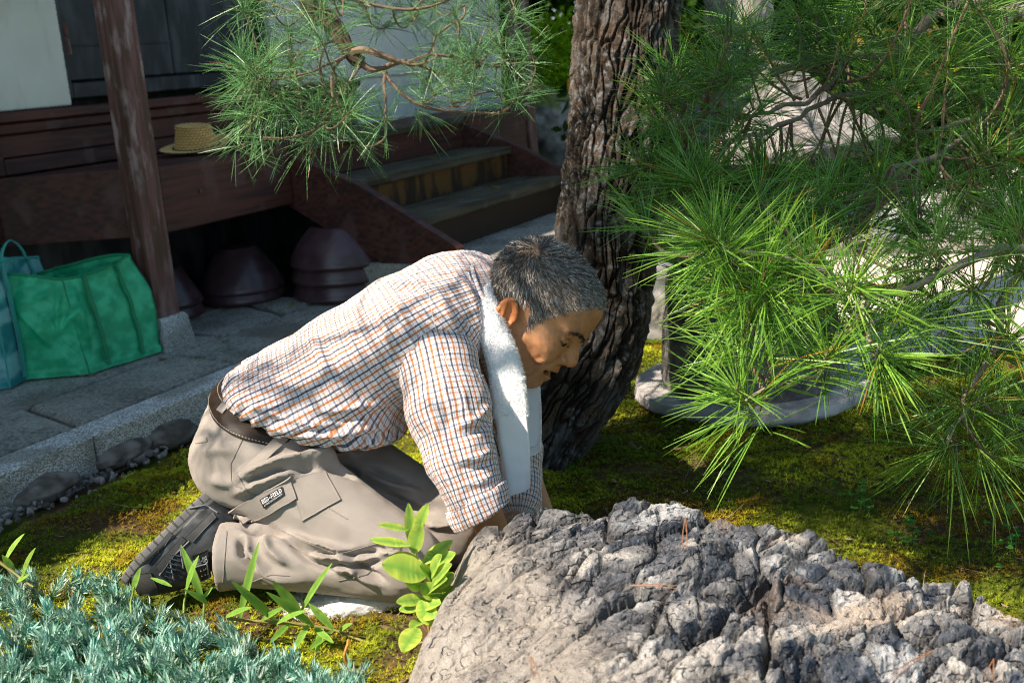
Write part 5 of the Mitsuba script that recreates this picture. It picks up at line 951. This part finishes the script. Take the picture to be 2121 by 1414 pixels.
tw = part(man, 'towel', *(lambda X: (gridmesh(X), 'terry', white(gridmesh(X).vertices)))(towel_strip([P(1036, 600, 2.17), P(1018, 562, 2.13), P(1002, 590, 2.06), P(1008, 640, 2.0), P(1028, 700, 1.98), P(1048, 770, 1.965), P(1058, 850, 1.955), P(1066, 930, 1.955), P(1072, 1022, 1.95)], [CAMZ * .3 + CAMX, CAMX + CAMY * -.2, CAMX, CAMX * .95 - CAMY * .25, CAMX * .95 - CAMY * .25, CAMX * .98 - CAMY * .15, CAMX - CAMZ * .1, CAMX, CAMX + CAMZ * .1], [.04, .035, .034, .040, .050, .056, .056, .052, .044], [.03, .03, .034, .034, .032, .030, .028, .020, .012], 'towel')[0]), True, label='white terry towel')
X, _ = towel_strip([P(1036, 600, 2.17), P(1060, 610, 2.24), P(1085, 690, 2.20), P(1098, 780, 2.08), P(1102, 860, 2.03), P(1099, 945, 2.01)], [CAMX, CAMX, CAMX, CAMX, CAMX, CAMX], [.03, .035, .045, .034, .034, .036], [.03, .03, .028, .02, .014, .010], 'towel'); m = gridmesh(X)
part(tw, 'hem', tube(X[86, list(range(44)) + [0]], .0011, 5), 'matte', (.72, .73, .76), True)
part(tw, 'far_end', m, 'terry', white(m.vertices), True)
def fuzz():
    X, S = towel_strip([P(1036, 600, 2.17), P(1018, 562, 2.13), P(1002, 590, 2.06), P(1008, 640, 2.0), P(1028, 700, 1.98), P(1048, 770, 1.965), P(1058, 850, 1.955), P(1066, 930, 1.955), P(1072, 1022, 1.95)], [CAMZ * .3 + CAMX, CAMX + CAMY * -.2, CAMX, CAMX * .95 - CAMY * .25, CAMX * .95 - CAMY * .25, CAMX * .98 - CAMY * .15, CAMX - CAMZ * .1, CAMX, CAMX + CAMZ * .1], [.04, .035, .034, .040, .050, .056, .056, .052, .044], [.03, .03, .034, .034, .032, .030, .028, .020, .012], '')
    m = gridmesh(X[:68]); g = np.random.default_rng(2); p, i = trimesh.sample.sample_surface(m, 16000, seed=3); n = m.face_normals[i]; d = unit(n + rand_dirs(g, len(p)) * .8 + [0, 0, -.3])
    v, f, k = leaf_blades(p, d, unit(np.cross(d, rand_dirs(g, len(p)))), g.uniform(.0025, .0055, len(p)), np.full(len(p), .0011), g.uniform(.2, 1, len(p)), 2, 'strap')
    part(tw, 'pile', TM(v, f), 'terry', np.repeat(lerp((.76, .77, .80), (.90, .91, .93), g.random(len(p))), k, 0), kind='stuff')
fuzz()

# ---- shoe
HEEL, TOE = P(452, 1050, 1.955), P(292, 1205, 1.925)
SX = unit(TOE - HEEL); SY = unit((CAMX * .697 + CAMY * .717) - SX * (SX @ (CAMX * .697 + CAMY * .717))); SZ = np.cross(SX, SY); SZ = SZ if SZ @ CAMZ < 0 else -SZ
SM = np.stack([SX, SY, SZ], 1); SO = HEEL - SX * .012 - SY * .034; LS = np.linalg.norm(TOE - HEEL) / .20
def to_shoe(p): return (p - SO) @ SM / LS
def sole2(q):
    x, z = q[:, 0], q[:, 2]; c = lambda a, b, r: np.hypot(x - a, z - b) - r
    seg = lambda a, b: rcone(np.c_[x, z, 0 * x], V3(a[0], a[1], 0), V3(b[0], b[1], 0), a[2], b[2])
    d = seg((.034, 0, .034), (.10, .003, .031)); d = smin(d, seg((.10, .003, .031), (.165, -.002, .043)), .02); return smin(d, seg((.165, -.002, .043), (.205, -.006, .034)), .02)
bend = lambda x: .9 * np.clip(x - .15, 0, 1)**2 + .35 * np.clip(.05 - x, 0, 1)**2
def sole_sdf(q): y = q[:, 1] - bend(q[:, 0]); return smax(smax(sole2(q) + .10 * np.abs(y - .012), y - np.interp(q[:, 0], [0, .08, .2], [.030, .026, .020]), .004), -y, .006)
def upper_sdf(q):
    y = q[:, 1] - bend(q[:, 0]); p = np.c_[q[:, 0], y, q[:, 2]]
    d = smin(ell(p, V3(.045, .055, 0), (.050, .068, .037)), ell(p, V3(.125, .045, 0), (.085, .068, .039)), .03); d = smin(d, ell(p, V3(.185, .030, -.003), (.046, .048, .040)), .025); d = smin(d, rcone(p, V3(.050, .08, 0), V3(.065, .125, 0), .040, .040), .02)
    return smax(d, .018 - y, .004)
su = taubin(mesh_sdf(upper_sdf, [-.03, -.03, -.07], [.26, .19, .07], .0024), 3); so_ = taubin(mesh_sdf(sole_sdf, [-.03, -.02, -.06], [.26, .07, .06], .0022), 1)
sw = lambda m: TM(SO + (np.asarray(m.vertices) * LS) @ SM.T, m.faces if np.linalg.det(SM) > 0 else m.faces[:, ::-1])
upper, sole = sw(su), sw(so_); v = np.array(upper.vertices); v += vnorm(upper) * (.003 * (fb(v * 45, 3, 4) - .5))[:, None]; upper = TM(v, upper.faces)
shoe = part(man, 'shoe', upper, 'satin', lerp((.018, .021, .028), (.05, .055, .068), smooth01(.35, .7, fb(v * 50, 4, 2))), True, label='dark navy and black trainer with a grey sole'); vs = np.array(sole.vertices)
qs = to_shoe(vs); tread = ((np.abs((qs[:, 0] * 62) % 1 - .5) < .10) & (qs[:, 1] - bend(qs[:, 0]) < .016)) | (np.abs(qs[:, 1] - bend(qs[:, 0]) - .017) < .0012)
part(shoe, 'sole', sole, 'matte', lerp(lerp((.10, .10, .10), (.19, .19, .185), fb(vs * 40, 3, 3)), (.03, .03, .03), tread * .8), True)
both = cat([upper, sole])
def overlay(quad, col, off=.0035, n=14, m_=26, name='panel', **k): m = drape(both, quad, n, m_, off, .002, 3); return part(shoe, name, m, 'satin', np.array(col), True, **k)
overlay([(272, 1188), (312, 1184), (330, 1226), (288, 1230)], (.06, .06, .062), name='toe_cap'); overlay([(322, 1172), (378, 1110), (386, 1118), (334, 1186)], (.035, .036, .04)); overlay([(385, 1112), (440, 1060), (448, 1072), (400, 1122)], (.05, .05, .055)); overlay([(300, 1160), (352, 1100), (358, 1106), (308, 1168)], (.075, .075, .078))
pn = overlay([(398, 1150), (432, 1136), (440, 1190), (408, 1202)], (.016, .018, .024), .0045, 16, 14, 'side_badge')
ln = [(402, 1172), (432, 1160), (436, 1188), (410, 1197), (402, 1172)]; part(pn, 'frame', seam(both, ln, .0011, .0075, 60), 'satin', (.20, .22, .26))
for i in range(3):
    for j in range(2): part(pn, 'stud', move(trimesh.creation.icosphere(1), np.eye(3) * .0013, cast(both, [(412 + i * 7 + j * 2, 1178 - i * 3 + j * 9)], .0068)[0][0]), 'satin', (.5, .52, .55))
part(pn, 'lettering', draped_text(both, 'Bio-fitter', [(434, 1160), (398, 1174), (394, 1160), (430, 1146)], .0065, True), 'satin', (.32, .35, .40))
for a in ([(392, 1052), (425, 1045), (450, 1062)], [(330, 1190), (360, 1150), (392, 1120)], [(372, 1118), (376, 1150), (380, 1175)], [(350, 1150), (356, 1180), (360, 1200)]): part(shoe, 'piping', seam(both, a, .0014, .002), 'satin', (.20, .205, .20))
for k in range(7): part(shoe, 'lace', seam(both, [(340 + k * 2, 1200 - k * 9), (352 + k * 4, 1206 - k * 9)], .0016, .003, 8), 'satin', (.03, .04, .06))
part(man, 'sock', tube(np.array([SO + SM @ (V3(.05, .08, 0) * LS), SO + SM @ (V3(.07, .13, 0) * LS), AN]), [.036, .036, .036], 20), 'matte', (.03, .035, .06), True)
fo = LAT * .20; m = TM(np.array(upper.vertices) + fo + [.03, .02, -.01], upper.faces); part(man, 'shoe', m, 'satin', (.03, .034, .045), True); part(man, 'sole', TM(np.array(sole.vertices) + fo + [.03, .02, -.01], sole.faces), 'matte', (.13, .13, .13), True)

# ================================================================== small plants in front
def juniper():
    t = thing('juniper', 'low blue-green juniper ground cover filling the lower left corner', 'juniper'); g = np.random.default_rng(8); px = []
    top = lambda u: np.interp(u, [-300, 0, 100, 200, 260, 310, 370, 420, 470, 560, 640, 700, 760, 790], [1100, 1150, 1178, 1178, 1205, 1240, 1252, 1262, 1290, 1330, 1372, 1375, 1390, 1480])
    while len(px) < 560:
        u, v = g.uniform(-220, 780), g.uniform(1130, 1620)
        if v > top(u) + 14: px.append((u, v))
    px = np.array(sorted(px, key=lambda q: q[1]))
    for i, (u, v) in enumerate(px):
        z = .045 + .07 * smooth01(0, 120, v - top(u)) + .012 * g.normal(); c = G(u, v, max(.02, z)); n = int(g.integers(44, 66))
        ax = unit(np.array([g.normal(.1, .5), g.normal(-.2, .5), 1.0])); L = g.uniform(.035, .055); s = g.random(n)**.7
        base = c + ax * ((s - .75) * L)[:, None] + g.normal(0, .002, (n, 3)); e = unit(np.cross(ax, [.2, .9, .1])); f_ = np.cross(ax, e); ph = np.arange(n) * 2.4 + g.random() * 6
        out = np.cos(ph)[:, None] * e + np.sin(ph)[:, None] * f_; tilt = (1.45 - .75 * s)[:, None]; d = unit(ax * np.cos(tilt) + out * np.sin(tilt)); sd = unit(np.cross(d, ax) + 1e-6)
        vv, ff, k = leaf_blades(base, d, sd, g.uniform(.015, .025, n), g.uniform(.0021, .0031, n), -g.uniform(.15, .55, n), 3, 'strap', .25)
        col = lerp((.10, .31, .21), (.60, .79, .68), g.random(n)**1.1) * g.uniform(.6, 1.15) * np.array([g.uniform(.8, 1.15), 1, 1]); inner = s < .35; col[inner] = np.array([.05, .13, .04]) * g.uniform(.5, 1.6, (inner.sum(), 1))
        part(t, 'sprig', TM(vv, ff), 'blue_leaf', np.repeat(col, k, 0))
    for i in range(26):
        u, v = px[g.integers(0, len(px))]; a = G(u, v + 60, .005); b = G(u, v, .05); part(t, 'stem', twig(np.array([a, (a + b) / 2 + g.normal(0, .01, 3), b]), .003, .0018, 8, 5, i), 'matte', (.22, .13, .07))
    for u, v in ((482, 1395), (718, 1335)): part(t, 'bud', twig(np.array([G(u, v + 40, .02), G(u, v + 12, .05), G(u + 4, v - 12, .065)]), .004, .0025, 8, 6, 3, .001), 'satin', (.50, .24, .05), label='orange-brown dead tip')
juniper()
def leaf_plant(t, leaves, d0, rg_, shape, c_mid, c_edge, stems, stem_col, name='leaf', up=.5):
    for (bu, bv, tu, tv, w, dd) in leaves:
        a, b = P(bu, bv, d0 + rg_.uniform(-.02, .02)), P(tu, tv, d0 + dd); L = np.linalg.norm(b - a); d = unit(b - a); view = -FWD * (1 - up) + np.array([0, 0, up]) + rg_.normal(0, .12, 3)
        s = unit(np.cross(d, view)); bend = rg_.uniform(.06, .18); nn = np.cross(s, d); d2 = unit(d + nn * bend)
        vv, ff, k = leaf_blades(a[None], d2[None], s[None], np.array([L * 1.02]), np.array([w * 1.15 * d0 / F]), np.array([bend]), 9, shape, .10)
        c = np.tile(np.array([c_edge, c_mid, c_edge]), (10, 1)) * rg_.uniform(.85, 1.12) * (1 + .10 * rg_.normal(size=(30, 1)))
        vv2, ff2 = trimesh.remesh.subdivide(vv, ff); cc = np.vstack([c, np.zeros((len(vv2) - 30, 3))]); tr = cKDTree(vv); dist, ix = tr.query(vv2, k=2); wgt = 1 / (dist + 1e-5); cc = (c[ix] * wgt[..., None]).sum(1) / wgt.sum(1)[:, None]
        part(t, name, TM(vv2, ff2), 'leaf', np.clip(cc, 0, .9), True)
    for i, (path, r0, r1) in enumerate(stems): part(t, 'stem', twig(PT(*path), r0, r1, 16, 7, i, .0006), 'satin', stem_col, True)
rl = np.random.default_rng(21)
t = thing('broadleaf_plant', 'yellow-green broad-leaved plant with pale leaf edges growing against the left side of the rock', 'plant')
leaf_plant(t, [(852, 1128, 846, 1044, 21, .0), (858, 1112, 886, 1044, 24, -.01), (856, 1145, 873, 1082, 32, -.02), (846, 1097, 784, 1086, 15, .0), (850, 1128, 768, 1117, 17, -.01), (882, 1192, 793, 1168, 58, -.03), (878, 1178, 812, 1150, 34, .01), (876, 1168, 936, 1120, 28, .02), (884, 1182, 942, 1146, 34, .0), (905, 1208, 870, 1172, 30, -.02), (900, 1222, 938, 1186, 30, .0), (908, 1235, 872, 1210, 32, -.02), (905, 1248, 938, 1215, 28, -.01), (902, 1258, 880, 1226, 26, .0), (880, 1240, 822, 1246, 24, -.02), (878, 1252, 828, 1262, 22, -.01), (872, 1242, 886, 1292, 30, -.03), (896, 1262, 930, 1240, 22, .0), (866, 1300, 834, 1348, 40, -.03), (900, 1275, 905, 1305, 20, -.02), (890, 1195, 915, 1150, 30, -.05), (895, 1210, 935, 1170, 32, -.06), (890, 1225, 925, 1200, 34, -.06), (885, 1240, 918, 1228, 32, -.06), (884, 1255, 912, 1250, 28, -.05), (880, 1265, 905, 1275, 30, -.05), (872, 1215, 840, 1205, 26, -.03), (880, 1200, 862, 1190, 22, -.02), (878, 1285, 850, 1300, 24, -.04)],
           1.69, rl, 'oval', (.20, .40, .05), (.50, .62, .10), [([(888, 1310, 1.74), (880, 1230, 1.73), (866, 1170, 1.72), (855, 1120, 1.72), (852, 1075, 1.72)], .0022, .0014), ([(890, 1310, 1.74), (905, 1250, 1.73), (900, 1200, 1.72), (884, 1170, 1.72)], .002, .0013), ([(888, 1310, 1.74), (870, 1270, 1.73), (878, 1240, 1.72)], .0016, .0012)], (.30, .20, .08))
t = thing('lily_plant', 'green plant with long narrow leaves on a lying stem before the knee pad', 'plant')
leaf_plant(t, [(496, 1284, 535, 1128, 15, -.02), (573, 1286, 483, 1206, 17, -.04), (622, 1266, 566, 1205, 18, -.03), (624, 1266, 686, 1169, 12, -.02), (650, 1296, 554, 1227, 16, -.05), (690, 1302, 640, 1250, 15, -.02), (464, 1279, 519, 1258, 14, -.05), (573, 1292, 634, 1265, 14, -.05), (640, 1290, 610, 1345, 13, -.06), (690, 1305, 640, 1345, 13, -.06), (650, 1300, 690, 1330, 12, -.05), (668, 1300, 656, 1350, 14, -.05), (600, 1290, 560, 1330, 12, -.06), (540, 1285, 590, 1255, 10, -.03), (700, 1308, 730, 1290, 10, -.03)],
           1.79, rl, 'lance', (.20, .42, .03), (.30, .50, .07), [([(450, 1276, 1.80), (520, 1285, 1.80), (620, 1292, 1.80), (690, 1304, 1.80), (735, 1320, 1.79), (810, 1346, 1.77)], .003, .0022)], (.22, .20, .06))
t = thing('lily_plant', 'green strap-leaved plant standing in front of the dark shoe', 'plant')
leaf_plant(t, [(421, 1242, 376, 1132, 15, .0), (386, 1222, 411, 1152, 13, -.01), (356, 1214, 312, 1196, 9, -.01), (274, 1226, 291, 1176, 12, -.02), (432, 1250, 385, 1222, 13, -.02), (420, 1240, 440, 1216, 8, .0)], 1.78, rl, 'lance', (.20, .42, .03), (.30, .50, .07), [([(420, 1290, 1.78), (422, 1260, 1.78), (418, 1230, 1.78)], .0022, .0015), ([(380, 1270, 1.77), (384, 1240, 1.78), (388, 1215, 1.78)], .002, .0015), ([(272, 1270, 1.75), (274, 1240, 1.76), (278, 1215, 1.76)], .002, .0015)], (.20, .28, .06))
t = thing('lily_plant', 'pale strap-leaved plant at the left edge above the juniper', 'plant')
leaf_plant(t, [(8, 1168, 49, 1107, 17, .0), (45, 1200, 73, 1136, 18, -.02), (30, 1180, 5, 1150, 12, .0), (60, 1190, 35, 1205, 10, 0)], 1.82, rl, 'lance', (.26, .46, .05), (.34, .52, .10), [([(-60, 1130, 1.85), (0, 1165, 1.83), (40, 1195, 1.82), (70, 1215, 1.8)], .003, .002)], (.22, .20, .06))
def clover(u, v, n, label, seed):
    t = thing('clover', label, 'clover', None); g = np.random.default_rng(seed)
    for i in range(n):
        c = G(u + g.normal(0, 22), v + g.normal(0, 20), .0); top = c + [g.normal(0, .006), g.normal(0, .006), g.uniform(.015, .035)]; a0 = g.random() * 6
        an = a0 + np.arange(3) * 2.09; d = np.stack([np.cos(an), np.sin(an), 0 * an + g.normal(0, .12)], -1); s = np.stack([-np.sin(an), np.cos(an), 0 * an], -1)
        vv, ff, k = leaf_blades(np.repeat(top[None], 3, 0), unit(d), s, np.full(3, .008), np.full(3, .009), np.full(3, .1), 3, 'oval')
        part(t, 'leaf', TM(vv, ff), 'leaf', np.repeat(np.array([[.08, .28, .08]]) * g.uniform(.7, 1.5), len(vv), 0)); part(t, 'stem', tube(np.array([c, (c + top) / 2, top]), .0006, 4), 'matte', (.1, .2, .05))
clover(1790, 1050, 13, 'clump of clover in the shaded moss behind the peak of the rock', 1); clover(1875, 1112, 12, 'paler clover leaves low in the moss just behind the right part of the rock', 2); clover(2085, 1130, 14, 'clump of clover at the right edge of the moss', 3); clover(1180, 1000, 8, 'small round clover leaves in the dark moss at the foot of the trunk', 4)
# fallen leaves and needles
def fallen(p, size, col, label, seed, group=None):
    g = np.random.default_rng(seed); a = g.random() * 6; d = np.array([math.cos(a), math.sin(a), .15]); s = np.array([-math.sin(a), math.cos(a), g.normal(0, .25)])
    vv, ff, k = leaf_blades(np.asarray(p)[None] - unit(d) * size / 2 + [0, 0, .003], unit(d)[None], unit(s)[None], np.array([size]), np.array([size * .55]), np.array([.12]), 5, 'oval', .18)
    single('fallen_leaf', label, 'leaf', TM(vv, ff), 'leaf', np.tile(col, (len(vv), 1)) * g.uniform(.7, 1.2, (len(vv), 1)), True, group)
ye, br, og = (.55, .36, .03), (.30, .17, .05), (.42, .26, .04)
for i, (p, s, c, l) in enumerate([(W((4.05, 2.24, .366)), .05, ye, 'bright yellow leaf on the lower step'), (W((3.95, 2.46, .498)), .035, og, 'yellow leaf on the upper step'), (G(602, 634, .09), .04, og, 'yellowed leaf on the paving below the pair of bowls'), (G(690, 628, .09), .045, og, 'yellowed leaf on the paving in front of the stack of bowls'), (G(467, 707, .09), .035, (.22, .30, .05), 'greenish leaf on the flagstones right of the post footing'), (G(1060, 508, .22), .05, br, 'brown curled leaf on the step slab behind the head of the man'), (G(1035, 470, .22), .05, og, 'yellow leaf on the step slab at the foot of the steps'), (G(335, 745, .09), .03, br, 'brown leaf by the lower corner of the green bag'), (G(1310, 925, .01), .03, (.34, .25, .2), 'pale dry leaf on the moss right of the trunk foot'), (G(1405, 930, .01), .03, (.36, .22, .16), 'dry brown leaf on the moss in front of the lantern base'), (G(410, 655, .09), .03, br, 'small brown leaf on the paving left of the pair of bowls')]): fallen(p, s, c, l, i)
def dead_needle(a, b, z, label):
    p0, p1 = G(*a, z), G(*b, z); s = unit(np.cross(p1 - p0, [0, 0, 1])) * .0035; o = np.array([0, 0, .004])
    t = thing('fallen_needle', label, 'pine needle')
    for k in (-1, 1): part(t, 'needle', tube(np.array([p0 + o, (p0 + p1) / 2 + k * s * .7 + o * 1.6, p1 + k * s + o * 1.1]), [.0007, .0007, .0004], 5), 'satin', (.30, .14, .065))
dead_needle((1420, 1075), (1418, 1145), .245, 'dry brown pine needle pair lying upright in view near the top of the rock'); dead_needle((1305, 1218), (1400, 1222), .225, 'dry pine needle pair across the middle of the rock')
dead_needle((1100, 1365), (1112, 1414), .215, 'dry crossed pine needles at the bottom edge of the rock'); dead_needle((1935, 1352), (1850, 1405), .172, 'long reddish pine needle on the lower right of the rock'); dead_needle((2058, 1370), (2048, 1414), .15, 'short reddish pine needle near the lower right corner')
# knee pad
def pad():
    c = G(735, 1232, .012); R = rotz(.10); m = trimesh.creation.icosphere(6); v = np.array(m.vertices); v = np.sign(v) * np.abs(v)**.75; v = v * [.128, .07, .024]
    v[:, 2] += .010 * np.sin(v[:, 0] * 20) + .006 * (fb(v * 25, 3, 2) - .5); m = TM(v @ R.T + c, m.faces); n = vnorm(m); v = np.array(m.vertices) + n * (.004 * (fb(np.array(m.vertices) * 130, 2, 5) - .5))[:, None]; m = TM(v, m.faces)
    t = thing('knee_pad', 'worn fuzzy white pad lying under the knee of the man', 'knee pad'); part(t, 'cover', m, 'matte', lerp((.50, .50, .48), (.74, .74, .72), fb(v * 60, 3, 6)), True)
    g = np.random.default_rng(4); i = g.integers(0, len(v), 2600); d = unit(n[i] + rand_dirs(g, len(i)) * .9); vv, ff, k = leaf_blades(v[i], d, unit(np.cross(d, rand_dirs(g, len(i)))), g.uniform(.004, .013, len(i)), np.full(len(i), .0008), g.uniform(0, .6, len(i)), 2, 'strap')
    part(t, 'fuzz', TM(vv, ff), 'matte', (.66, .66, .64), kind='stuff')
pad()

for _k in [k for k, v in scene.items() if v == {}]: del scene[_k]
